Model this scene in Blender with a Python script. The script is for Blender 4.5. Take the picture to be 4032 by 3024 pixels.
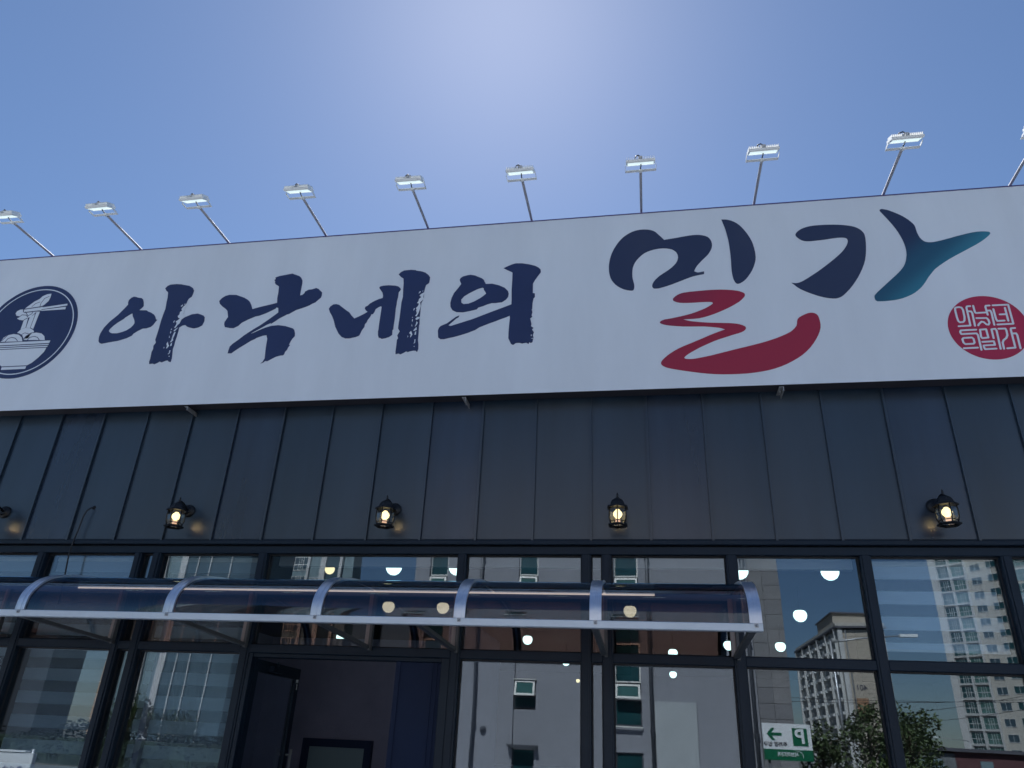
import bpy, math, random
from mathutils import Vector, Matrix
from mathutils.geometry import tessellate_polygon
R = math.radians
random.seed(7)
for o in list(bpy.data.objects): bpy.data.objects.remove(o)
scene = bpy.context.scene
COL = scene.collection

# ------------------------------------------------------------------ camera, sky, sun, exposure
cam_d = bpy.data.cameras.new('camera'); cam = bpy.data.objects.new('camera', cam_d); COL.objects.link(cam)
YAW, PITCH, ROLL = R(10.85477), R(26.00948), R(2.75400)
cy_, sy_, cp_, sp_ = math.cos(YAW), math.sin(YAW), math.cos(PITCH), math.sin(PITCH)
fwd = Vector((-sy_*cp_, cy_*cp_, sp_)); right0 = Vector((cy_, sy_, 0)); up0 = right0.cross(fwd)
rt = right0*math.cos(ROLL) + up0*math.sin(ROLL); up = up0*math.cos(ROLL) - right0*math.sin(ROLL)
cam.matrix_world = Matrix(((rt.x, up.x, -fwd.x, 0), (rt.y, up.y, -fwd.y, -6.4), (rt.z, up.z, -fwd.z, 1.6), (0, 0, 0, 1)))
cam_d.sensor_width = 36.0; cam_d.lens = 2898.858/4032*36.0
cam_d.clip_start = 0.05; cam_d.clip_end = 5000
scene.camera = cam
SUN = Vector((-0.142, 0.569, 0.810)).normalized()
SUN_EL = math.asin(SUN.z); SUN_ROT = math.atan2(SUN.x, SUN.y)
world = bpy.data.worlds.new('World'); scene.world = world; world.use_nodes = True
wn = world.node_tree; bg = wn.nodes['Background']
sky = wn.nodes.new('ShaderNodeTexSky'); sky.sky_type = 'NISHITA'; sky.sun_disc = False
sky.sun_elevation = SUN_EL; sky.sun_rotation = SUN_ROT
sky.altitude = 0; sky.air_density = 1.0; sky.dust_density = 0.26; sky.ozone_density = 6.5
wn.links.new(sky.outputs[0], bg.inputs[0]); bg.inputs[1].default_value = 0.0505
sl = bpy.data.lights.new('sun', 'SUN'); sl.energy = 5.0; sl.angle = R(0.53); sl.color = (1.0, 0.965, 0.915)
so = bpy.data.objects.new('sun', sl); COL.objects.link(so)
so.rotation_euler = SUN.to_track_quat('Z', 'Y').to_euler()
scene.render.engine = 'CYCLES'
scene.view_settings.view_transform = 'Standard'; scene.view_settings.look = 'None'
scene.view_settings.gamma = 1; scene.view_settings.use_curve_mapping = False
scene.view_settings.exposure = 1.2
scene.cycles.max_bounces = 10; scene.cycles.transparent_max_bounces = 16
scene.cycles.glossy_bounces = 5; scene.cycles.transmission_bounces = 8
scene.cycles.sample_clamp_indirect = 6
scene.cycles.caustics_reflective = False; scene.cycles.caustics_refractive = False
scene.cycles.use_denoising = True

# ------------------------------------------------------------------ materials
def new_mat(name):
    m = bpy.data.materials.new(name); m.use_nodes = True
    return m, m.node_tree.nodes, m.node_tree.links, m.node_tree.nodes['Principled BSDF']
def mat(name, col, rough=.6, metal=0.0, var=.12, scale=3.0, bump=0.0, bscale=40.0, stretch=None, spec=.5, dirt=None, emit=None):
    """painted or mineral surface: base colour with cloudy variation, fine bump, optional streaks"""
    m, n, l, p = new_mat(name)
    tc = n.new('ShaderNodeTexCoord'); src = tc.outputs['Object']
    if stretch:
        mp = n.new('ShaderNodeMapping'); mp.inputs['Scale'].default_value = stretch
        l.new(src, mp.inputs[0]); src = mp.outputs[0]
    nz = n.new('ShaderNodeTexNoise'); nz.inputs['Scale'].default_value = scale; nz.inputs['Detail'].default_value = 6
    nz.inputs['Roughness'].default_value = .6
    l.new(src, nz.inputs['Vector'])
    rp = n.new('ShaderNodeValToRGB'); rp.color_ramp.elements[0].position = .3; rp.color_ramp.elements[1].position = .72
    a = [c*(1-var) for c in col]; b = [min(1, c*(1+var)) for c in col]
    if dirt: a = [x*(1-dirt[3])+y*dirt[3] for x, y in zip(a, dirt)]
    rp.color_ramp.elements[0].color = (*a, 1); rp.color_ramp.elements[1].color = (*b, 1)
    l.new(nz.outputs['Fac'], rp.inputs[0]); l.new(rp.outputs[0], p.inputs['Base Color'])
    p.inputs['Roughness'].default_value = rough; p.inputs['Metallic'].default_value = metal
    p.inputs['Specular IOR Level'].default_value = spec
    if bump:
        nb = n.new('ShaderNodeTexNoise'); nb.inputs['Scale'].default_value = bscale; nb.inputs['Detail'].default_value = 4
        l.new(tc.outputs['Object'], nb.inputs['Vector'])
        bp = n.new('ShaderNodeBump'); bp.inputs['Strength'].default_value = bump; bp.inputs['Distance'].default_value = .01
        l.new(nb.outputs['Fac'], bp.inputs['Height']); l.new(bp.outputs[0], p.inputs['Normal'])
    if emit:
        p.inputs['Emission Color'].default_value = (*emit[0], 1); p.inputs['Emission Strength'].default_value = emit[1]
    return m
def glass(name, tint, refl, rcol=(1, 1, 1), wave=.012, wscale=1.3, rough=0.0, ior=1.5):
    m, n, l, p = new_mat(name); n.remove(p)
    out = n['Material Output']
    tr = n.new('ShaderNodeBsdfTransparent'); tr.inputs[0].default_value = (*tint, 1)
    gl = n.new('ShaderNodeBsdfGlossy'); gl.inputs['Color'].default_value = (*rcol, 1); gl.inputs['Roughness'].default_value = rough
    fr = n.new('ShaderNodeFresnel'); ge = n.new('ShaderNodeNewGeometry')
    io = n.new('ShaderNodeMath'); io.operation = 'MULTIPLY_ADD'; io.inputs[1].default_value = 1/ior-ior; io.inputs[2].default_value = ior
    l.new(ge.outputs['Backfacing'], io.inputs[0]); l.new(io.outputs[0], fr.inputs[0])
    ma = n.new('ShaderNodeMath'); ma.operation = 'MULTIPLY_ADD'; ma.inputs[1].default_value = 1.2; ma.inputs[2].default_value = refl
    ma.use_clamp = True
    mx = n.new('ShaderNodeMixShader')
    tc = n.new('ShaderNodeTexCoord'); nz = n.new('ShaderNodeTexNoise'); nz.inputs['Scale'].default_value = wscale; nz.inputs['Detail'].default_value = 1
    bp = n.new('ShaderNodeBump'); bp.inputs['Strength'].default_value = 1; bp.inputs['Distance'].default_value = wave
    l.new(tc.outputs['Object'], nz.inputs['Vector']); l.new(nz.outputs['Fac'], bp.inputs['Height'])
    if wave: l.new(bp.outputs[0], gl.inputs['Normal'])
    l.new(fr.outputs[0], ma.inputs[0]); l.new(ma.outputs[0], mx.inputs[0])
    l.new(tr.outputs[0], mx.inputs[1]); l.new(gl.outputs[0], mx.inputs[2]); l.new(mx.outputs[0], out.inputs[0])
    return m
def lamp(name, col, strength):
    m, n, l, p = new_mat(name)
    p.inputs['Base Color'].default_value = (.8, .8, .8, 1)
    p.inputs['Emission Color'].default_value = (*col, 1); p.inputs['Emission Strength'].default_value = strength
    return m
def ramp_mat(name, axis, stops, rough=.45):
    """print whose colour runs along a direction of the sign face (x, z): axis = (ax, az, offset, length)"""
    m, n, l, p = new_mat(name)
    g = n.new('ShaderNodeNewGeometry'); d = n.new('ShaderNodeVectorMath'); d.operation = 'DOT_PRODUCT'
    tc = n.new('ShaderNodeTexCoord')
    l.new(tc.outputs['Object'], d.inputs[0]); d.inputs[1].default_value = (axis[0], 0, axis[1])
    s = n.new('ShaderNodeMath'); s.operation = 'MULTIPLY_ADD'; s.inputs[1].default_value = 1/axis[3]; s.inputs[2].default_value = -axis[2]/axis[3]
    l.new(d.outputs['Value'], s.inputs[0])
    rp = n.new('ShaderNodeValToRGB'); l.new(s.outputs[0], rp.inputs[0]); n.remove(g)
    rp.color_ramp.interpolation = 'EASE'
    while len(rp.color_ramp.elements) < len(stops): rp.color_ramp.elements.new(.5)
    for e, (t, c) in zip(rp.color_ramp.elements, stops): e.position = t; e.color = (*c, 1)
    l.new(rp.outputs[0], p.inputs['Base Color']); p.inputs['Roughness'].default_value = rough
    return m

M = {}
M['clad'] = mat('charcoal_sheet', (.014, .028, .048), .30, 0, .28, .9, .35, 1.6, stretch=(3, 1, .35), spec=.85)
M['clad2'] = mat('charcoal_sheet_b', (.016, .030, .049), .34, 0, .28, .9, .35, 1.4, stretch=(3, 1, .35), spec=.85)
M['clad3'] = mat('charcoal_sheet_c', (.015, .027, .050), .27, 0, .28, 1.1, .35, 1.8, stretch=(3, 1, .35), spec=.85)
M['trim'] = mat('dark_trim', (.005, .015, .030), .5, 0, .12, 3, .15, 30, spec=.3)
M['frame'] = mat('window_frame_paint', (.004, .014, .029), .45, 0, .12, 4, .1, 60, spec=.3)
M['navy'] = mat('navy_door_panel', (.003, .013, .048), .8, 0, .1, 2, .05, 30)
M['sign'] = mat('white_flex_face', (.68, .735, .80), .42, 0, .05, .8, .35, 1.1, stretch=(2.2, 1, .45))
M['signedge'] = mat('sign_edge_trim', (.06, .05, .17), .5)
M['brush'] = mat('brush_ink_print', (.020, .034, .105), .42, 0, .12, 1.5)
M['white_print'] = mat('white_print', (.68, .735, .80), .42, 0, .02)
M['seal'] = mat('crimson_print', (.40, .018, .065), .45, 0, .1, 2)
M['metal'] = mat('galvanised_metal', (.42, .43, .45), .45, .7, .15, 12, .1, 60)
M['arm'] = mat('lamp_arm_paint', (.26, .27, .32), .65, 0, .12, 9)
M['whitemetal'] = mat('white_coated_metal', (.72, .75, .76), .38, .0, .06, 6, .05, 50)
M['alu'] = mat('anodised_aluminium', (.66, .71, .80), .30, .75, .07, 10, .1, 30, stretch=(12, 1, 1))
M['alubar'] = mat('white_aluminium_bar', (.62, .68, .74), .40, .15, .05, 3, .05, 30)
M['blackiron'] = mat('black_cast_iron', (.012, .014, .018), .5, .3, .3, 20, .4, 70)
M['rubber'] = mat('black_rubber', (.012, .014, .02), .6)
M['brownbeige'] = mat('bracket_paint', (.30, .26, .25), .55, 0, .12, 8, .1, 50)
M['bracketdark'] = mat('bracket_strut_paint', (.085, .092, .098), .5, 0, .15, 6, .1, 40)
M['glass'] = glass('shop_glass', (.82, .87, .89), .058, (.80, .90, 1.0), .0009, 1.1)
M['poly'] = glass('bronze_polycarbonate', (.665, .50, .43), .028, (.50, .76, 1), .0, .8, .03, 1.5)
M['lanternglass'] = glass('lantern_glass', (.93, .93, .9), .02, (1, 1, 1), 0)
M['globe'] = lamp('cool_globe', (.70, 1.0, .93), 1.3)
M['globewarm'] = lamp('warm_globe', (1.0, .80, .42), .85)
M['bulb'] = lamp('lantern_bulb', (1.0, .78, .34), .95)
M['candle'] = lamp('candle_glow_sleeve', (1.0, .52, .26), .34)
M['led'] = lamp('floodlight_lens', (.78, .97, .95), .31)
M['downlight'] = lamp('downlight_lens', (1, .95, .8), 3)
M['inwall'] = mat('interior_wall_brown', (.055, .045, .05), .8, 0, .15, 2, .1, 20)
M['inceil'] = mat('interior_ceiling_dark', (.022, .022, .03), .8, 0, .15, 2)
M['infloor'] = mat('interior_floor_tile', (.09, .095, .11), .35, 0, .15, 5)
M['bulkhead'] = mat('bulkhead_plaster', (.66, .70, .74), .8, 0, .05, 2)
M['vestwall'] = mat('vestibule_wall', (.20, .20, .28), .85, 0, .12, 3, .3, 60)
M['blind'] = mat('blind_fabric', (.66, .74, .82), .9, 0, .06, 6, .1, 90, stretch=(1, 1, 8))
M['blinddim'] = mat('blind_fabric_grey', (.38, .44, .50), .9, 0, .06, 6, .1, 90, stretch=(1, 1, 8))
m_, n_, l_, p_ = new_mat('blind_sheer')
n_.remove(p_); t_ = n_.new('ShaderNodeBsdfTransparent'); d_ = n_.new('ShaderNodeBsdfDiffuse'); d_.inputs[0].default_value = (.5, .56, .62, 1)
x_ = n_.new('ShaderNodeMixShader'); x_.inputs[0].default_value = .3
l_.new(t_.outputs[0], x_.inputs[1]); l_.new(d_.outputs[0], x_.inputs[2]); l_.new(x_.outputs[0], n_['Material Output'].inputs[0]); M['sheer'] = m_
M['unlit'] = mat('underside_shade', (.02, .02, .03), .6)  # near-black tone painting the shade below the sign
M['beam'] = lamp('led_strip_diffuser', (.58, .86, 1.0), .95)
M['leafdark'] = mat('hedge_leaves', (.018, .036, .022), .7, 0, .5, 1.5)
M['asphalt'] = mat('asphalt', (.052, .052, .055), .85, 0, .25, 1.2, .6, 90)
M['paving'] = mat('concrete_paving', (.36, .385, .42), .8, 0, .12, 1.5, .3, 60)
M['palepanel'] = mat('pale_grey_panel', (.40, .42, .43), .5, 0, .04, 1)
M['darkwall'] = mat('dark_grey_render', (.028, .034, .045), .8, 0, .15, .3)
M['soil'] = mat('bare_ground', (.11, .11, .10), .9, 0, .2, .3, .4, 10)
M['kerb'] = mat('granite_kerb', (.36, .36, .35), .7, 0, .15, 10, .2, 70)
M['paint'] = mat('road_paint', (.72, .72, .70), .6, 0, .1, 8)
M['plaster'] = mat('beige_grey_plaster', (.265, .27, .30), .85, 0, .06, .8, .25, 60, stretch=(1, 1, .4))
M['stone'] = mat('grey_stone_slab', (.20, .195, .20), .6, 0, .08, 3, .2, 30)
M['stone2'] = mat('grey_stone_slab_b', (.22, .212, .215), .6, 0, .08, 3, .2, 30)
M['stone3'] = mat('grey_stone_slab_c', (.185, .18, .188), .6, 0, .08, 3, .2, 30)
M['sash'] = mat('white_sash_paint', (.70, .68, .64), .45, 0, .05, 6)
M['darkglass'] = mat('dark_window_glass', (.012, .055, .062), .12, 0, .3, 1.0, spec=.8)
M['tealglass'] = mat('teal_window_glass', (.05, .13, .12), .12, 0, .35, .6, spec=.8)
M['pipe'] = mat('downpipe_paint', (.07, .075, .09), .5, 0, .15, 5)
M['towerwall'] = mat('cream_tower_render', (.46, .44, .40), .85, 0, .05, .05, stretch=(1, 1, .3))
M['gable'] = mat('cream_gable_render', (.43, .38, .32), .85, 0, .05, .05)
M['orange'] = mat('orange_gable_paint', (.34, .19, .11), .8, 0, .08, .3)
M['towergrey'] = mat('blue_grey_gable', (.17, .24, .27), .85, 0, .06, .1)
M['towerwhite'] = mat('white_tower_strip', (.52, .52, .52), .8, 0, .05, .2)
M['towerdark'] = mat('dark_tower_glazing', (.05, .085, .11), .3, 0, .25, .5)
M['roofdark'] = mat('dark_roof', (.09, .09, .11), .7, 0, .15, 1)
M['redwall'] = mat('dull_red_wall', (.11, .045, .05), .8, 0, .2, .6)
M['greywall'] = mat('dull_grey_wall', (.16, .17, .18), .8, 0, .2, .6)
M['leaf'] = mat('tree_leaves', (.085, .12, .05), .6, 0, .45, 1.3)
M['leaf2'] = mat('tree_leaves_light', (.085, .125, .04), .6, 0, .4, 1.3)
M['bark'] = mat('tree_bark', (.09, .07, .05), .9, 0, .3, 8, .5, 30)
M['green'] = mat('sign_green', (.004, .12, .055), .4, 0, .06, 2)
M['ink'] = mat('sign_black_text', (.02, .02, .025), .5)
M['signwhite'] = mat('sign_white', (.76, .77, .78), .4, 0, .03, 2)
M['brownstripe'] = mat('terracotta_wall', (.42, .27, .18), .8, 0, .1, .3)

# ------------------------------------------------------------------ mesh helpers
def world_loc(o):
    v = Vector((0, 0, 0))
    while o: v += o.location; o = o.parent
    return v
class MB:
    """collects vertices and faces in world metres; build() links them as ONE object, relative to its parent"""
    def __init__(s): s.v = []; s.f = []; s.smooth = []
    def add(s, vs, fs, smooth=False):
        b = len(s.v); s.v += [tuple(p) for p in vs]
        for f in fs: s.f.append([b+i for i in f]); s.smooth.append(smooth)
        return s
    def box(s, x0, x1, y0, y1, z0, z1, ch=0.0):
        if ch <= 0:
            vs = [(x, y, z) for z in (z0, z1) for y in (y0, y1) for x in (x0, x1)]
            return s.add(vs, [(0, 2, 3, 1), (4, 5, 7, 6), (0, 1, 5, 4), (2, 6, 7, 3), (0, 4, 6, 2), (1, 3, 7, 5)])
        # chamfered along the front (-y) edges
        c = ch
        vs = [(x0, y1, z0), (x1, y1, z0), (x1, y1, z1), (x0, y1, z1), (x0, y0+c, z0), (x1, y0+c, z0), (x1, y0+c, z1), (x0, y0+c, z1),
              (x0+c, y0, z0+c), (x1-c, y0, z0+c), (x1-c, y0, z1-c), (x0+c, y0, z1-c)]
        return s.add(vs, [(0, 3, 2, 1), (0, 1, 5, 4), (1, 2, 6, 5), (2, 3, 7, 6), (3, 0, 4, 7), (4, 5, 9, 8), (5, 6, 10, 9), (6, 7, 11, 10), (7, 4, 8, 11), (8, 9, 10, 11)])
    def obox(s, c, ax, ay, az, hx, hy, hz):
        c = Vector(c); vs = [c + ax*(i*hx) + ay*(j*hy) + az*(k*hz) for k in (-1, 1) for j in (-1, 1) for i in (-1, 1)]
        return s.add(vs, [(0, 2, 3, 1), (4, 5, 7, 6), (0, 1, 5, 4), (2, 6, 7, 3), (0, 4, 6, 2), (1, 3, 7, 5)])
    def tube(s, pts, r, n=8, cap=True, r1=None):
        pts = [Vector(p) for p in pts]; vs = []; fs = []; N = len(pts)
        prev = None
        for i, p in enumerate(pts):
            d = (pts[min(i+1, N-1)] - pts[max(i-1, 0)]).normalized()
            if prev is None:
                a = d.orthogonal().normalized()
            else:
                a = (prev - d*prev.dot(d)).normalized()
            prev = a; b = d.cross(a)
            rr = r if r1 is None else r + (r1-r)*i/max(1, N-1)
            for k in range(n):
                t = 2*math.pi*k/n; vs.append(p + (a*math.cos(t) + b*math.sin(t))*rr)
        for i in range(N-1):
            for k in range(n): fs.append((i*n+k, i*n+(k+1) % n, (i+1)*n+(k+1) % n, (i+1)*n+k))
        s.add(vs, fs, True)
        if cap:
            b = len(s.v) - len(vs)
            s.f.append([b+k for k in range(n)][::-1]); s.smooth.append(False)
            s.f.append([b+(N-1)*n+k for k in range(n)]); s.smooth.append(False)
        return s
    def lathe(s, c, prof, n=16, axis='z', smooth=True, phase=0.0, closed=True):
        """prof: (radius, height) list"""
        vs = []; fs = []; c = Vector(c)
        for r, h in prof:
            for k in range(n):
                t = 2*math.pi*(k+phase)/n; u, w = math.cos(t)*r, math.sin(t)*r
                vs.append(c + (Vector((u, w, h)) if axis == 'z' else Vector((u, -h, w))))
        for i in range(len(prof)-1):
            for k in range(n):
                q = (i*n+k, i*n+(k+1) % n, (i+1)*n+(k+1) % n, (i+1)*n+k)
                fs.append(q if axis == 'z' else q[::-1])
        s.add(vs, fs, smooth)
        if closed:
            b = len(s.v)-len(vs); N = len(prof)
            s.f.append([b+k for k in range(n)][::-1]); s.smooth.append(False)
            s.f.append([b+(N-1)*n+k for k in range(n)]); s.smooth.append(False)
        return s
    def poly(s, loops, y, th):
        """outline (x, z) with holes, front face at y, extruded th towards +y"""
        tris = tessellate_polygon([[Vector((a, b, 0)) for a, b in lp] for lp in loops])
        flat = [p for lp in loops for p in lp]
        n = len(flat); b = len(s.v)
        s.v += [(x, y, z) for x, z in flat] + [(x, y+th, z) for x, z in flat]
        for t in tris:
            A, B_, C_ = (flat[i] for i in t)
            ar = (B_[0]-A[0])*(C_[1]-A[1]) - (B_[1]-A[1])*(C_[0]-A[0])
            s.f.append([b+i for i in (t if ar > 0 else t[::-1])]); s.smooth.append(False)
        o = 0
        for lp in loops:
            k = len(lp)
            for i in range(k):
                j = (i+1) % k
                s.f.append([b+o+i, b+n+o+i, b+n+o+j, b+o+j]); s.smooth.append(False)
            o += k
        return s
    def stroke(s, pts, w, y, th, loop=False):
        """polyline band with round joints on the sign face"""
        pts = [Vector((a, b)) for a, b in pts]; N = len(pts)
        segs = [(pts[i], pts[(i+1) % N]) for i in range(N if loop else N-1)]
        for a, b in segs:
            d = (b-a)
            if d.length < 1e-6: continue
            d.normalize(); nrm = Vector((-d.y, d.x))*w/2
            s.poly([[tuple(a+nrm), tuple(a-nrm), tuple(b-nrm), tuple(b+nrm)]], y, th)
        for p in pts:
            s.poly([[(p.x+w/2*math.cos(t*math.pi/4), p.y+w/2*math.sin(t*math.pi/4)) for t in range(8)]], y-.0002, th)
        return s
    def build(s, name, m, parent=None, local=False):
        me = bpy.data.meshes.new(name)
        off = Vector((0, 0, 0)) if local or parent is None else world_loc(parent)
        me.from_pydata([(x-off.x, y-off.y, z-off.z) for x, y, z in s.v], [], s.f)
        me.polygons.foreach_set('use_smooth', s.smooth)
        mats = m if isinstance(m, (list, tuple)) else [m]
        for q in mats: me.materials.append(q)
        me.validate(); me.update()
        o = bpy.data.objects.new(name, me); COL.objects.link(o)
        if parent: o.parent = parent
        return o
def tag(o, label, cat, group=None):
    o['label'] = label; o['category'] = cat
    if group: o['group'] = group
    return o
def kind(o, k): o['kind'] = k; return o
def thing(name, loc, label, cat, group=None, rz=0.0):
    o = bpy.data.objects.new(name, None); COL.objects.link(o); o.location = loc; o.rotation_euler = (0, 0, rz)
    o.empty_display_size = .2
    return tag(o, label, cat, group)
def copy_tree(src, parent=None):
    c = src.copy(); COL.objects.link(c)
    if parent is not None: c.parent = parent
    for ch in list(src.children): copy_tree(ch, c)
    return c
def box(name, m, parent, *a, **k): return MB().box(*a, **k).build(name, m, parent)
def text_mesh(name, body, size, m, parent, loc, rot, depth=.006, bold=0.0, stretch=1.0):
    cu = bpy.data.curves.new(name, 'FONT'); cu.body = body; cu.size = size; cu.extrude = depth; cu.offset = bold
    cu.align_x = 'CENTER'; cu.align_y = 'CENTER'
    tmp = bpy.data.objects.new('tmp', cu); COL.objects.link(tmp)
    me = bpy.data.meshes.new_from_object(tmp.evaluated_get(bpy.context.evaluated_depsgraph_get()))
    bpy.data.objects.remove(tmp)
    me.materials.clear(); me.materials.append(m)
    mt = Matrix.Translation(Vector(loc)-(world_loc(parent) if parent else Vector())) @ rot.to_4x4() @ Matrix.Diagonal((stretch, 1, 1, 1))
    me.transform(mt)
    o = bpy.data.objects.new(name, me); COL.objects.link(o); o.parent = parent
    return o
FACE_SHOP = Matrix.Rotation(math.pi, 3, 'Z') @ Matrix.Rotation(math.pi/2, 3, 'X')   # text that reads from the shop side (faces +y)

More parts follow.
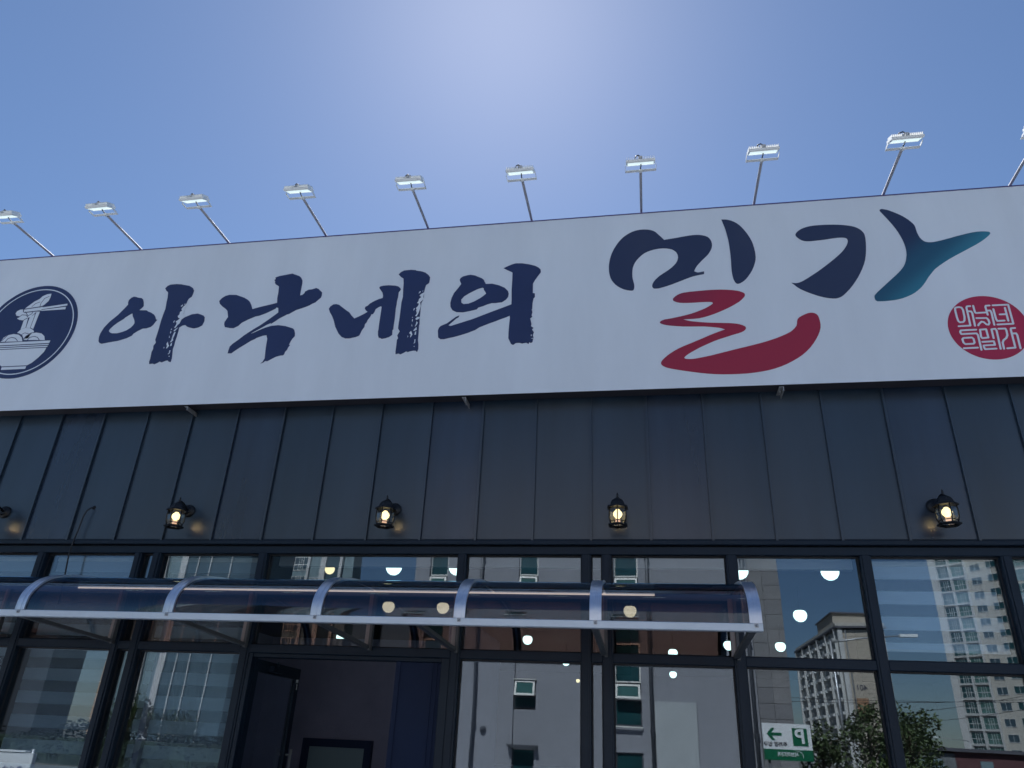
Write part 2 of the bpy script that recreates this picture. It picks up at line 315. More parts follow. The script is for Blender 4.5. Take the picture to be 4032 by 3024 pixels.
# sign artwork as outlines in metres on the sign face: (x, z)
BRUSH = {
 'L1': {'polys': [[[(-5.581,5.952),(-5.611,5.939),(-5.633,5.912),(-5.636,5.88),(-5.626,5.848),(-5.649,5.81),(-5.714,5.716),(-5.79,5.636),(-5.839,5.559),(-5.86,5.488),(-5.862,5.441),(-5.85,5.386),(-5.83,5.364),(-5.803,5.354),(-5.724,5.366),(-5.611,5.381),(-5.514,5.409),(-5.457,5.438),(-5.445,5.463),(-5.402,5.494),(-5.351,5.522),(-5.306,5.523),(-5.257,5.537),(-5.232,5.563),(-5.214,5.603),(-5.201,5.625),(-5.217,5.631),(-5.235,5.666),(-5.26,5.696),(-5.304,5.724),(-5.342,5.739),(-5.37,5.758),(-5.465,5.765),(-5.442,5.787),(-5.423,5.817),(-5.438,5.868),(-5.457,5.908),(-5.479,5.926),(-5.525,5.934),(-5.552,5.945)], [(-5.537,5.732),(-5.577,5.704),(-5.61,5.681),(-5.624,5.662),(-5.685,5.62),(-5.726,5.581),(-5.759,5.538),(-5.765,5.514),(-5.741,5.492),(-5.714,5.481),(-5.647,5.478),(-5.592,5.491),(-5.544,5.509),(-5.501,5.541),(-5.478,5.574),(-5.471,5.597),(-5.479,5.625),(-5.495,5.654),(-5.52,5.69)]], [[(-5.217,6.039),(-5.195,6.07),(-5.163,6.085),(-5.087,6.087),(-5.025,6.079),(-5.003,6.072),(-4.918,6.051),(-4.87,6.019),(-4.847,5.985),(-4.848,5.942),(-4.854,5.904),(-4.884,5.881),(-4.893,5.854),(-4.897,5.819),(-4.908,5.785),(-4.904,5.743),(-4.902,5.688),(-4.911,5.647),(-4.896,5.615),(-4.864,5.641),(-4.829,5.656),(-4.794,5.671),(-4.725,5.677),(-4.69,5.665),(-4.646,5.645),(-4.627,5.623),(-4.62,5.576),(-4.632,5.522),(-4.673,5.498),(-4.725,5.489),(-4.777,5.503),(-4.812,5.516),(-4.841,5.54),(-4.874,5.533),(-4.904,5.511),(-4.902,5.47),(-4.903,5.437),(-4.903,5.39),(-4.907,5.343),(-4.905,5.29),(-4.909,5.245),(-4.897,5.179),(-4.889,5.127),(-4.891,5.085),(-4.914,5.089),(-4.931,5.106),(-4.953,5.104),(-4.998,5.086),(-5.024,5.097),(-5.05,5.079),(-5.078,5.067),(-5.1,5.076),(-5.14,5.072),(-5.148,5.099),(-5.146,5.138),(-5.153,5.217),(-5.145,5.256),(-5.153,5.296),(-5.134,5.332),(-5.152,5.37),(-5.15,5.423),(-5.148,5.497),(-5.149,5.579),(-5.149,5.627),(-5.145,5.696),(-5.138,5.764),(-5.148,5.849),(-5.152,5.913),(-5.165,5.981),(-5.194,6.005)]]],
   'flecks': [[(-4.957,5.785),(-4.934,5.808),(-4.934,5.787),(-4.949,5.779)], [(-4.92,5.807),(-4.907,5.82),(-4.908,5.799)], [(-4.891,5.819),(-4.929,5.766),(-4.937,5.745),(-4.924,5.724),(-4.944,5.711),(-4.944,5.677),(-4.959,5.657),(-4.947,5.636),(-4.925,5.627),(-4.939,5.608),(-4.966,5.589),(-4.948,5.567),(-4.95,5.54),(-4.964,5.507),(-4.945,5.51),(-4.929,5.546),(-4.913,5.559),(-4.904,5.599),(-4.894,5.632),(-4.878,5.645),(-4.902,5.688),(-4.896,5.715),(-4.901,5.757),(-4.888,5.784)], [(-4.96,5.47),(-4.941,5.496),(-4.913,5.511),(-4.927,5.492),(-4.945,5.462)], [(-4.953,5.419),(-4.946,5.452),(-4.93,5.455),(-4.933,5.418),(-4.94,5.372),(-4.931,5.351),(-4.949,5.332),(-4.966,5.327),(-4.954,5.353),(-4.955,5.393)], [(-5,5.309),(-4.992,5.338),(-4.975,5.301),(-4.962,5.287),(-4.978,5.255),(-4.991,5.255),(-4.986,5.281)], [(-4.947,5.279),(-4.951,5.306),(-4.937,5.325),(-4.933,5.285)], [(-5.024,5.257),(-5.019,5.277),(-5.011,5.26)], [(-4.942,5.227),(-4.93,5.229),(-4.93,5.193),(-4.942,5.181),(-4.953,5.185),(-4.939,5.194)], [(-4.932,5.154),(-4.928,5.164),(-4.918,5.154),(-4.927,5.148)], [(-4.994,5.441),(-4.994,5.475),(-4.982,5.458),(-4.987,5.44)], [(-4.992,5.385),(-4.995,5.415),(-4.981,5.387)], [(-4.997,5.485),(-4.994,5.501),(-4.983,5.495),(-4.99,5.485)], [(-4.993,5.58),(-4.989,5.6),(-4.977,5.603),(-4.982,5.575)]]},
 'L2': {'polys': [[[(-4.503,5.824),(-4.479,5.86),(-4.443,5.886),(-4.397,5.898),(-4.312,5.891),(-4.274,5.875),(-4.205,5.846),(-4.158,5.816),(-4.131,5.789),(-4.105,5.746),(-4.082,5.694),(-4,5.716),(-3.87,5.742),(-3.807,5.757),(-3.817,5.817),(-3.818,5.892),(-3.826,5.968),(-3.847,5.984),(-3.87,5.997),(-3.885,6.021),(-3.885,6.04),(-3.898,6.056),(-3.884,6.07),(-3.893,6.09),(-3.846,6.106),(-3.7,6.128),(-3.611,6.089),(-3.583,6.064),(-3.563,6.025),(-3.559,5.987),(-3.559,5.897),(-3.557,5.835),(-3.532,5.839),(-3.512,5.86),(-3.506,5.882),(-3.47,5.902),(-3.43,5.904),(-3.386,5.918),(-3.357,5.905),(-3.309,5.858),(-3.306,5.821),(-3.311,5.791),(-3.345,5.757),(-3.364,5.735),(-3.398,5.72),(-3.428,5.7),(-3.477,5.681),(-3.571,5.651),(-3.643,5.606),(-3.662,5.603),(-3.746,5.556),(-3.792,5.519),(-3.83,5.493),(-3.823,5.509),(-3.872,5.488),(-3.943,5.442),(-4.003,5.409),(-4.044,5.383),(-4.012,5.392),(-3.94,5.427),(-3.878,5.452),(-3.815,5.47),(-3.736,5.473),(-3.654,5.458),(-3.562,5.424),(-3.544,5.405),(-3.529,5.366),(-3.524,5.33),(-3.546,5.3),(-3.559,5.269),(-3.571,5.228),(-3.558,5.222),(-3.573,5.201),(-3.582,5.167),(-3.598,5.147),(-3.602,5.12),(-3.613,5.105),(-3.645,5.104),(-3.688,5.093),(-3.735,5.068),(-3.775,5.044),(-3.802,5.047),(-3.818,5.031),(-3.847,5.02),(-3.827,5.041),(-3.812,5.078),(-3.816,5.116),(-3.821,5.158),(-3.826,5.213),(-3.828,5.269),(-3.83,5.311),(-3.849,5.358),(-3.891,5.354),(-3.928,5.341),(-3.962,5.329),(-3.97,5.319),(-4.013,5.3),(-4.064,5.264),(-4.128,5.221),(-4.179,5.182),(-4.207,5.157),(-4.249,5.159),(-4.248,5.192),(-4.243,5.241),(-4.214,5.275),(-4.157,5.322),(-4.107,5.369),(-4.073,5.395),(-4.01,5.442),(-3.951,5.481),(-3.865,5.549),(-3.802,5.603),(-3.768,5.633),(-3.781,5.693),(-3.804,5.698),(-3.811,5.684),(-3.853,5.661),(-3.915,5.631),(-3.984,5.606),(-4.023,5.6),(-4.103,5.566),(-4.17,5.53),(-4.202,5.492),(-4.25,5.466),(-4.299,5.471),(-4.357,5.486),(-4.373,5.52),(-4.375,5.549),(-4.348,5.61),(-4.373,5.689),(-4.4,5.716),(-4.446,5.749),(-4.485,5.785)]]],
   'flecks': []},
 'L3': {'polys': [[[(-3.197,5.644),(-3.182,5.675),(-3.153,5.695),(-3.122,5.697),(-3.088,5.686),(-3.052,5.657),(-2.995,5.611),(-2.959,5.585),(-2.929,5.545),(-2.892,5.507),(-2.845,5.529),(-2.787,5.56),(-2.756,5.581),(-2.776,5.594),(-2.794,5.62),(-2.791,5.644),(-2.766,5.656),(-2.748,5.679),(-2.701,5.708),(-2.654,5.73),(-2.613,5.741),(-2.613,5.769),(-2.623,5.805),(-2.646,5.839),(-2.667,5.869),(-2.662,5.886),(-2.631,5.895),(-2.569,5.897),(-2.493,5.887),(-2.46,5.876),(-2.433,5.853),(-2.424,5.833),(-2.445,5.8),(-2.445,5.744),(-2.451,5.689),(-2.45,5.654),(-2.454,5.606),(-2.452,5.537),(-2.45,5.475),(-2.452,5.415),(-2.451,5.354),(-2.459,5.341),(-2.455,5.287),(-2.486,5.263),(-2.526,5.251),(-2.562,5.245),(-2.585,5.261),(-2.593,5.255),(-2.607,5.289),(-2.613,5.336),(-2.61,5.363),(-2.612,5.424),(-2.611,5.492),(-2.61,5.574),(-2.611,5.633),(-2.621,5.64),(-2.647,5.628),(-2.673,5.609),(-2.683,5.571),(-2.696,5.548),(-2.712,5.549),(-2.722,5.515),(-2.743,5.482),(-2.751,5.452),(-2.767,5.432),(-2.768,5.399),(-2.79,5.359),(-2.803,5.316),(-2.812,5.296),(-2.847,5.282),(-2.913,5.27),(-2.956,5.271),(-3.003,5.293),(-3.04,5.332),(-3.061,5.367),(-3.09,5.417),(-3.118,5.494),(-3.146,5.551),(-3.179,5.601)]], [[(-2.471,6.027),(-2.45,6.055),(-2.414,6.074),(-2.339,6.077),(-2.288,6.069),(-2.275,6.061),(-2.224,6.05),(-2.179,6.031),(-2.145,6.003),(-2.12,5.969),(-2.12,5.934),(-2.123,5.895),(-2.154,5.872),(-2.162,5.83),(-2.167,5.789),(-2.165,5.74),(-2.167,5.698),(-2.184,5.651),(-2.185,5.603),(-2.184,5.534),(-2.183,5.466),(-2.177,5.399),(-2.181,5.386),(-2.176,5.279),(-2.175,5.213),(-2.164,5.16),(-2.161,5.108),(-2.17,5.073),(-2.186,5.09),(-2.21,5.093),(-2.244,5.087),(-2.267,5.078),(-2.286,5.088),(-2.311,5.07),(-2.342,5.056),(-2.361,5.066),(-2.393,5.061),(-2.397,5.094),(-2.396,5.166),(-2.397,5.225),(-2.387,5.244),(-2.4,5.278),(-2.378,5.323),(-2.4,5.358),(-2.401,5.412),(-2.399,5.479),(-2.399,5.554),(-2.399,5.609),(-2.4,5.671),(-2.392,5.741),(-2.4,5.84),(-2.403,5.911),(-2.412,5.972),(-2.442,5.993)]]],
   'flecks': [[(-2.226,5.772),(-2.211,5.799),(-2.201,5.791),(-2.215,5.774)], [(-2.185,5.79),(-2.181,5.811),(-2.176,5.793)], [(-2.163,5.782),(-2.195,5.763),(-2.211,5.743),(-2.191,5.724),(-2.213,5.701),(-2.216,5.674),(-2.23,5.654),(-2.207,5.645),(-2.216,5.615),(-2.235,5.592),(-2.225,5.578),(-2.229,5.558),(-2.217,5.529),(-2.234,5.497),(-2.216,5.492),(-2.204,5.522),(-2.197,5.549),(-2.191,5.576),(-2.186,5.617),(-2.197,5.659),(-2.164,5.698),(-2.17,5.726)], [(-2.228,5.462),(-2.209,5.485),(-2.182,5.483),(-2.186,5.463),(-2.214,5.448)], [(-2.215,5.401),(-2.21,5.434),(-2.196,5.413),(-2.216,5.374),(-2.224,5.371)], [(-2.237,5.322),(-2.219,5.348),(-2.206,5.367),(-2.199,5.333),(-2.222,5.321)], [(-2.276,5.298),(-2.258,5.323),(-2.247,5.299),(-2.239,5.279),(-2.256,5.244),(-2.26,5.257),(-2.256,5.28)], [(-2.217,5.275),(-2.215,5.308),(-2.203,5.314),(-2.202,5.274)], [(-2.289,5.245),(-2.288,5.272),(-2.281,5.258)], [(-2.211,5.218),(-2.2,5.221),(-2.201,5.182),(-2.212,5.173),(-2.217,5.176),(-2.209,5.186)], [(-2.212,5.137),(-2.207,5.148),(-2.2,5.133)], [(-2.261,5.437),(-2.261,5.464),(-2.253,5.454),(-2.255,5.43)], [(-2.259,5.377),(-2.259,5.404),(-2.25,5.376)], [(-2.266,5.478),(-2.259,5.49),(-2.254,5.481)], [(-2.26,5.566),(-2.256,5.59),(-2.244,5.593),(-2.253,5.566)]]},
 'L4': {'polys': [[[(-1.795,5.911),(-1.786,5.934),(-1.764,5.95),(-1.718,5.962),(-1.683,5.966),(-1.635,5.954),(-1.598,5.934),(-1.562,5.915),(-1.537,5.893),(-1.527,5.868),(-1.512,5.84),(-1.447,5.839),(-1.371,5.813),(-1.312,5.779),(-1.278,5.74),(-1.267,5.706),(-1.272,5.666),(-1.293,5.635),(-1.332,5.607),(-1.394,5.602),(-1.44,5.603),(-1.484,5.591),(-1.524,5.574),(-1.574,5.56),(-1.59,5.538),(-1.663,5.523),(-1.732,5.512),(-1.801,5.519),(-1.844,5.544),(-1.867,5.585),(-1.873,5.632),(-1.864,5.692),(-1.843,5.751),(-1.806,5.806),(-1.774,5.858),(-1.789,5.89)], [(-1.543,5.797),(-1.566,5.793),(-1.6,5.782),(-1.645,5.758),(-1.684,5.737),(-1.734,5.703),(-1.76,5.668),(-1.757,5.631),(-1.733,5.61),(-1.681,5.612),(-1.625,5.633),(-1.564,5.669),(-1.526,5.699),(-1.503,5.721),(-1.514,5.745),(-1.53,5.77),(-1.531,5.787)]], [[(-1.335,6.023),(-1.29,6.046),(-1.244,6.065),(-1.21,6.074),(-1.14,6.069),(-1.07,6.051),(-1.006,6.028),(-0.971,6.005),(-0.948,5.979),(-0.944,5.945),(-0.979,5.89),(-1.001,5.854),(-1.021,5.812),(-1.021,5.762),(-1.02,5.696),(-0.999,5.691),(-0.996,5.648),(-1.011,5.63),(-1.018,5.578),(-1.019,5.532),(-1.021,5.494),(-1.017,5.468),(-1.024,5.436),(-1.016,5.416),(-1.037,5.399),(-1.028,5.366),(-1.021,5.334),(-1.026,5.309),(-1.001,5.289),(-1.011,5.264),(-0.994,5.238),(-1.004,5.208),(-0.997,5.176),(-1.002,5.152),(-1.006,5.127),(-1.023,5.119),(-1.036,5.129),(-1.044,5.108),(-1.066,5.124),(-1.11,5.117),(-1.132,5.126),(-1.17,5.126),(-1.197,5.105),(-1.219,5.12),(-1.236,5.158),(-1.247,5.183),(-1.248,5.246),(-1.246,5.334),(-1.242,5.411),(-1.245,5.444),(-1.283,5.426),(-1.339,5.407),(-1.388,5.387),(-1.449,5.365),(-1.493,5.348),(-1.548,5.326),(-1.591,5.296),(-1.668,5.266),(-1.751,5.241),(-1.812,5.226),(-1.857,5.218),(-1.902,5.208),(-1.942,5.21),(-1.966,5.231),(-1.972,5.279),(-1.976,5.311),(-1.968,5.343),(-1.95,5.364),(-1.889,5.39),(-1.84,5.429),(-1.797,5.463),(-1.766,5.477),(-1.773,5.455),(-1.795,5.443),(-1.838,5.4),(-1.872,5.366),(-1.846,5.357),(-1.762,5.383),(-1.622,5.426),(-1.484,5.48),(-1.345,5.533),(-1.234,5.575),(-1.234,5.631),(-1.239,5.75),(-1.238,5.858),(-1.239,5.96),(-1.251,5.971),(-1.293,5.995)]]],
   'flecks': [[(-1.025,5.206),(-1.017,5.215),(-1.013,5.199),(-1.021,5.195)], [(-1.031,5.401),(-1.004,5.408),(-0.987,5.392),(-1.009,5.386)], [(-1.026,5.497),(-1.008,5.512),(-0.99,5.492),(-1.006,5.477)], [(-1.019,5.171),(-1.002,5.173),(-0.997,5.166),(-1.013,5.165)], [(-1.024,5.347),(-1.011,5.353),(-1.004,5.321),(-1.018,5.328)], [(-1.014,5.277),(-1,5.273),(-0.997,5.257),(-1.011,5.264)]]},
}
SWASH = {
 'M1': [(0.134,6.391),(0.16,6.386),(0.186,6.377),(0.209,6.365),(0.226,6.351),(0.241,6.333),(0.255,6.314),(0.274,6.291),(0.293,6.265),(0.307,6.246),(0.339,6.25),(0.381,6.255),(0.424,6.26),(0.469,6.267),(0.517,6.274),(0.561,6.279),(0.593,6.281),(0.625,6.281),(0.655,6.278),(0.684,6.271),(0.711,6.261),(0.734,6.247),(0.749,6.23),(0.76,6.208),(0.767,6.185),(0.77,6.161),(0.769,6.135),(0.764,6.11),(0.754,6.085),(0.741,6.06),(0.726,6.037),(0.706,6.014),(0.683,5.991),(0.661,5.968),(0.64,5.944),(0.62,5.921),(0.604,5.898),(0.593,5.879),(0.584,5.859),(0.578,5.843),(0.587,5.838),(0.599,5.831),(0.612,5.827),(0.632,5.828),(0.654,5.832),(0.672,5.835),(0.671,5.825),(0.67,5.813),(0.67,5.804),(0.642,5.8),(0.606,5.794),(0.57,5.787),(0.538,5.777),(0.507,5.765),(0.476,5.753),(0.437,5.737),(0.395,5.721),(0.355,5.705),(0.317,5.692),(0.28,5.681),(0.247,5.672),(0.226,5.668),(0.204,5.667),(0.187,5.668),(0.177,5.674),(0.169,5.685),(0.166,5.697),(0.168,5.713),(0.175,5.732),(0.184,5.749),(0.199,5.77),(0.219,5.791),(0.24,5.811),(0.27,5.833),(0.305,5.857),(0.337,5.88),(0.363,5.903),(0.387,5.927),(0.407,5.951),(0.419,5.972),(0.428,5.996),(0.432,6.019),(0.432,6.04),(0.428,6.06),(0.421,6.079),(0.409,6.096),(0.393,6.112),(0.376,6.124),(0.352,6.133),(0.324,6.14),(0.295,6.143),(0.264,6.143),(0.232,6.141),(0.2,6.135),(0.167,6.126),(0.133,6.113),(0.102,6.096),(0.074,6.073),(0.047,6.045),(0.025,6.017),(0.008,5.99),(-0.005,5.96),(-0.015,5.928),(-0.02,5.894),(-0.022,5.857),(-0.022,5.821),(-0.018,5.786),(-0.011,5.751),(-0.007,5.722),(-0.007,5.703),(-0.009,5.685),(-0.013,5.671),(-0.018,5.664),(-0.025,5.66),(-0.033,5.659),(-0.056,5.662),(-0.085,5.67),(-0.113,5.681),(-0.141,5.698),(-0.169,5.719),(-0.193,5.743),(-0.212,5.769),(-0.228,5.797),(-0.24,5.829),(-0.247,5.863),(-0.252,5.9),(-0.253,5.938),(-0.252,5.976),(-0.247,6.016),(-0.24,6.055),(-0.23,6.094),(-0.216,6.133),(-0.2,6.171),(-0.178,6.211),(-0.154,6.251),(-0.127,6.286),(-0.101,6.314),(-0.071,6.338),(-0.042,6.357),(-0.015,6.372),(0.014,6.383),(0.043,6.39),(0.073,6.394),(0.104,6.394)],
 'M2': [(0.884,6.452),(0.902,6.449),(0.926,6.447),(0.95,6.44),(0.976,6.429),(1.002,6.413),(1.027,6.393),(1.052,6.365),(1.076,6.33),(1.097,6.293),(1.118,6.251),(1.136,6.207),(1.151,6.162),(1.161,6.116),(1.167,6.069),(1.171,6.027),(1.171,5.994),(1.17,5.961),(1.165,5.929),(1.155,5.893),(1.141,5.855),(1.125,5.819),(1.104,5.783),(1.08,5.748),(1.058,5.72),(1.04,5.702),(1.02,5.687),(1.002,5.676),(0.989,5.671),(0.976,5.669),(0.964,5.674),(0.954,5.687),(0.946,5.707),(0.94,5.728),(0.936,5.759),(0.933,5.796),(0.932,5.833),(0.933,5.883),(0.936,5.939),(0.937,5.996),(0.936,6.062),(0.934,6.132),(0.93,6.197),(0.924,6.247),(0.917,6.298),(0.909,6.344),(0.9,6.383),(0.891,6.422)],
 'M3': [(0.465,5.602),(0.522,5.608),(0.595,5.612),(0.663,5.615),(0.715,5.616),(0.767,5.615),(0.818,5.613),(0.867,5.608),(0.916,5.601),(0.957,5.592),(0.982,5.584),(1.006,5.572),(1.024,5.56),(1.029,5.55),(1.03,5.537),(1.027,5.525),(1.013,5.507),(0.993,5.486),(0.971,5.467),(0.939,5.446),(0.902,5.424),(0.865,5.404),(0.823,5.384),(0.778,5.364),(0.733,5.346),(0.687,5.33),(0.639,5.316),(0.591,5.306),(0.536,5.302),(0.48,5.302),(0.437,5.303),(0.458,5.295),(0.485,5.285),(0.512,5.277),(0.557,5.269),(0.61,5.26),(0.663,5.253),(0.715,5.248),(0.766,5.244),(0.813,5.24),(0.852,5.237),(0.891,5.232),(0.925,5.226),(0.952,5.218),(0.978,5.207),(0.997,5.195),(1.003,5.187),(1.006,5.176),(1.004,5.165),(0.995,5.154),(0.981,5.143),(0.966,5.135),(0.934,5.123),(0.893,5.112),(0.852,5.099),(0.807,5.085),(0.759,5.07),(0.711,5.052),(0.663,5.031),(0.614,5.008),(0.569,4.986),(0.532,4.965),(0.495,4.944),(0.466,4.925),(0.451,4.914),(0.437,4.901),(0.428,4.891),(0.429,4.883),(0.436,4.877),(0.444,4.874),(0.463,4.872),(0.487,4.871),(0.512,4.872),(0.556,4.878),(0.61,4.888),(0.663,4.898),(0.741,4.917),(0.831,4.939),(0.914,4.959),(0.977,4.973),(1.04,4.988),(1.101,5.003),(1.157,5.018),(1.212,5.035),(1.264,5.053),(1.309,5.071),(1.354,5.091),(1.392,5.111),(1.415,5.129),(1.437,5.151),(1.454,5.174),(1.462,5.198),(1.466,5.224),(1.474,5.247),(1.491,5.264),(1.513,5.277),(1.534,5.288),(1.556,5.297),(1.577,5.304),(1.597,5.306),(1.614,5.304),(1.63,5.298),(1.643,5.289),(1.652,5.276),(1.658,5.26),(1.661,5.243),(1.664,5.213),(1.665,5.176),(1.66,5.14),(1.648,5.103),(1.63,5.064),(1.609,5.027),(1.581,4.985),(1.547,4.942),(1.51,4.904),(1.47,4.869),(1.426,4.838),(1.38,4.811),(1.329,4.784),(1.274,4.76),(1.218,4.741),(1.159,4.726),(1.097,4.715),(1.036,4.707),(0.969,4.701),(0.9,4.699),(0.83,4.699),(0.762,4.701),(0.693,4.706),(0.625,4.714),(0.55,4.726),(0.473,4.741),(0.406,4.755),(0.357,4.766),(0.309,4.778),(0.271,4.789),(0.251,4.798),(0.233,4.809),(0.219,4.821),(0.214,4.832),(0.213,4.845),(0.217,4.857),(0.232,4.877),(0.254,4.899),(0.277,4.92),(0.308,4.943),(0.344,4.967),(0.381,4.988),(0.432,5.012),(0.491,5.036),(0.549,5.061),(0.608,5.086),(0.666,5.112),(0.717,5.133),(0.754,5.147),(0.79,5.16),(0.818,5.17),(0.805,5.176),(0.789,5.184),(0.772,5.19),(0.733,5.198),(0.684,5.206),(0.635,5.213),(0.571,5.217),(0.499,5.22),(0.432,5.224),(0.378,5.231),(0.324,5.239),(0.28,5.248),(0.258,5.255),(0.237,5.265),(0.223,5.274),(0.222,5.28),(0.225,5.288),(0.23,5.293),(0.241,5.3),(0.256,5.305),(0.267,5.31),(0.297,5.314),(0.335,5.32),(0.374,5.327),(0.42,5.336),(0.469,5.347),(0.517,5.359),(0.564,5.375),(0.609,5.393),(0.649,5.41),(0.678,5.426),(0.707,5.444),(0.726,5.459),(0.728,5.466),(0.724,5.474),(0.718,5.479),(0.694,5.482),(0.661,5.483),(0.628,5.484),(0.595,5.484),(0.56,5.483),(0.525,5.483),(0.489,5.484),(0.453,5.486),(0.422,5.489),(0.4,5.495),(0.38,5.504),(0.364,5.513),(0.359,5.521),(0.357,5.531),(0.359,5.541),(0.369,5.553),(0.384,5.567),(0.401,5.579),(0.42,5.589),(0.442,5.597)],
 'G1': [(1.567,6.201),(1.577,6.224),(1.599,6.246),(1.623,6.263),(1.652,6.277),(1.684,6.287),(1.717,6.294),(1.758,6.298),(1.802,6.298),(1.846,6.298),(1.888,6.296),(1.93,6.293),(1.972,6.288),(2.015,6.281),(2.058,6.271),(2.095,6.26),(2.12,6.249),(2.143,6.234),(2.163,6.216),(2.178,6.196),(2.19,6.173),(2.196,6.147),(2.197,6.106),(2.193,6.058),(2.187,6.01),(2.179,5.958),(2.168,5.904),(2.154,5.852),(2.136,5.805),(2.115,5.759),(2.092,5.715),(2.066,5.67),(2.036,5.625),(2.005,5.582),(1.972,5.542),(1.936,5.504),(1.905,5.475),(1.884,5.461),(1.863,5.452),(1.84,5.447),(1.811,5.448),(1.778,5.454),(1.745,5.463),(1.711,5.475),(1.676,5.49),(1.641,5.508),(1.606,5.527),(1.571,5.548),(1.538,5.571),(1.511,5.597),(1.486,5.625),(1.467,5.646),(1.48,5.644),(1.498,5.64),(1.516,5.64),(1.535,5.644),(1.555,5.652),(1.575,5.662),(1.614,5.686),(1.662,5.718),(1.71,5.751),(1.757,5.786),(1.804,5.823),(1.849,5.86),(1.89,5.894),(1.93,5.93),(1.963,5.963),(1.984,5.988),(2.003,6.015),(2.018,6.04),(2.026,6.058),(2.033,6.078),(2.035,6.095),(2.033,6.108),(2.027,6.119),(2.018,6.126),(1.999,6.131),(1.975,6.133),(1.95,6.134),(1.912,6.131),(1.867,6.126),(1.822,6.121),(1.778,6.118),(1.733,6.115),(1.694,6.114),(1.668,6.115),(1.643,6.12),(1.62,6.13),(1.596,6.15),(1.575,6.176)],
 'G2': [(2.377,6.431),(2.382,6.436),(2.391,6.44),(2.4,6.441),(2.417,6.436),(2.439,6.428),(2.459,6.418),(2.487,6.4),(2.519,6.378),(2.548,6.356),(2.571,6.336),(2.592,6.314),(2.611,6.292),(2.628,6.269),(2.643,6.245),(2.654,6.222),(2.658,6.201),(2.659,6.178),(2.66,6.156),(2.663,6.128),(2.668,6.099),(2.675,6.074),(2.685,6.053),(2.698,6.035),(2.714,6.022),(2.733,6.015),(2.755,6.012),(2.778,6.012),(2.812,6.017),(2.851,6.025),(2.89,6.035),(2.938,6.047),(2.991,6.062),(3.042,6.074),(3.088,6.085),(3.135,6.094),(3.177,6.099),(3.212,6.099),(3.245,6.096),(3.27,6.091),(3.278,6.088),(3.284,6.081),(3.286,6.072),(3.28,6.062),(3.27,6.05),(3.259,6.04),(3.235,6.02),(3.205,5.997),(3.174,5.976),(3.134,5.951),(3.087,5.926),(3.041,5.9),(2.989,5.872),(2.934,5.842),(2.881,5.811),(2.833,5.78),(2.785,5.746),(2.744,5.714),(2.718,5.687),(2.693,5.657),(2.669,5.628),(2.648,5.598),(2.628,5.569),(2.606,5.541),(2.58,5.513),(2.551,5.487),(2.521,5.464),(2.486,5.444),(2.446,5.426),(2.407,5.412),(2.366,5.402),(2.324,5.396),(2.286,5.393),(2.251,5.391),(2.217,5.392),(2.191,5.394),(2.184,5.398),(2.177,5.404),(2.173,5.412),(2.171,5.425),(2.171,5.442),(2.175,5.457),(2.188,5.473),(2.204,5.49),(2.222,5.507),(2.251,5.534),(2.285,5.566),(2.321,5.599),(2.355,5.63),(2.39,5.662),(2.42,5.691),(2.442,5.714),(2.462,5.738),(2.481,5.764),(2.496,5.793),(2.509,5.824),(2.518,5.856),(2.526,5.886),(2.53,5.918),(2.532,5.949),(2.531,5.986),(2.527,6.025),(2.521,6.062),(2.511,6.106),(2.498,6.152),(2.483,6.196),(2.466,6.238),(2.447,6.279),(2.429,6.317),(2.413,6.349),(2.397,6.38),(2.384,6.405),(2.38,6.414),(2.377,6.423)],
}
SEAL = [
 (True, [(2.827,5.284),(2.855,5.288),(2.874,5.281),(2.882,5.256),(2.879,5.184),(2.871,5.147),(2.858,5.132),(2.83,5.131),(2.82,5.145),(2.817,5.178),(2.817,5.25),(2.82,5.274)]),
 (False, [(2.948,5.292),(2.922,5.291),(2.914,5.278),(2.912,5.202),(2.908,5.093),(2.812,5.091)]),
 (False, [(2.915,5.241),(2.944,5.237),(2.95,5.218),(2.944,5.088)]),
 (False, [(2.973,5.294),(2.973,5.231),(2.979,5.218),(3.062,5.219)]),
 (False, [(3.105,5.289),(3.075,5.288),(3.069,5.276),(3.07,5.194)]),
 (False, [(3.073,5.237),(3.099,5.237),(3.105,5.218),(3.1,5.089)]),
 (False, [(2.972,5.165),(3.053,5.162),(3.064,5.145),(3.066,5.112),(3.055,5.094),(3.039,5.097),(3.022,5.122),(3.005,5.127),(2.982,5.107),(2.971,5.091)]),
 (False, [(3.131,5.289),(3.256,5.288),(3.253,5.092),(3.126,5.091)]),
 (False, [(3.128,5.25),(3.127,5.151),(3.132,5.127),(3.19,5.128)]),
 (False, [(3.223,5.257),(3.22,5.124)]),
 (False, [(3.167,5.192),(3.219,5.192)]),
 (False, [(2.945,5.049),(2.821,5.048),(2.812,5.032),(2.817,5.011),(2.941,5.011),(2.948,4.992),(2.944,4.846)]),
 (True, [(2.827,4.971),(2.894,4.972),(2.905,4.958),(2.905,4.921),(2.895,4.91),(2.829,4.909),(2.817,4.925),(2.815,4.958)]),
 (False, [(2.809,4.868),(2.92,4.87)]),
 (True, [(2.976,5.047),(3.025,5.049),(3.025,4.965),(2.976,4.961),(2.969,4.977)]),
 (False, [(3.065,4.956),(3.068,5.046),(3.099,5.049),(3.105,5.03),(3.097,4.849)]),
 (False, [(2.968,4.924),(3.06,4.926),(3.061,4.89),(2.971,4.888),(2.97,4.872),(2.974,4.851),(3.064,4.853)]),
 (False, [(3.124,5.048),(3.179,5.047),(3.183,5.026),(3.18,4.98),(3.165,4.953),(3.138,4.932),(3.126,4.909),(3.123,4.848)]),
 (False, [(3.256,5.049),(3.223,5.047),(3.219,5.033),(3.214,4.855),(3.15,4.851)]),
 (False, [(3.225,4.994),(3.252,4.995),(3.257,4.976),(3.252,4.846)])]
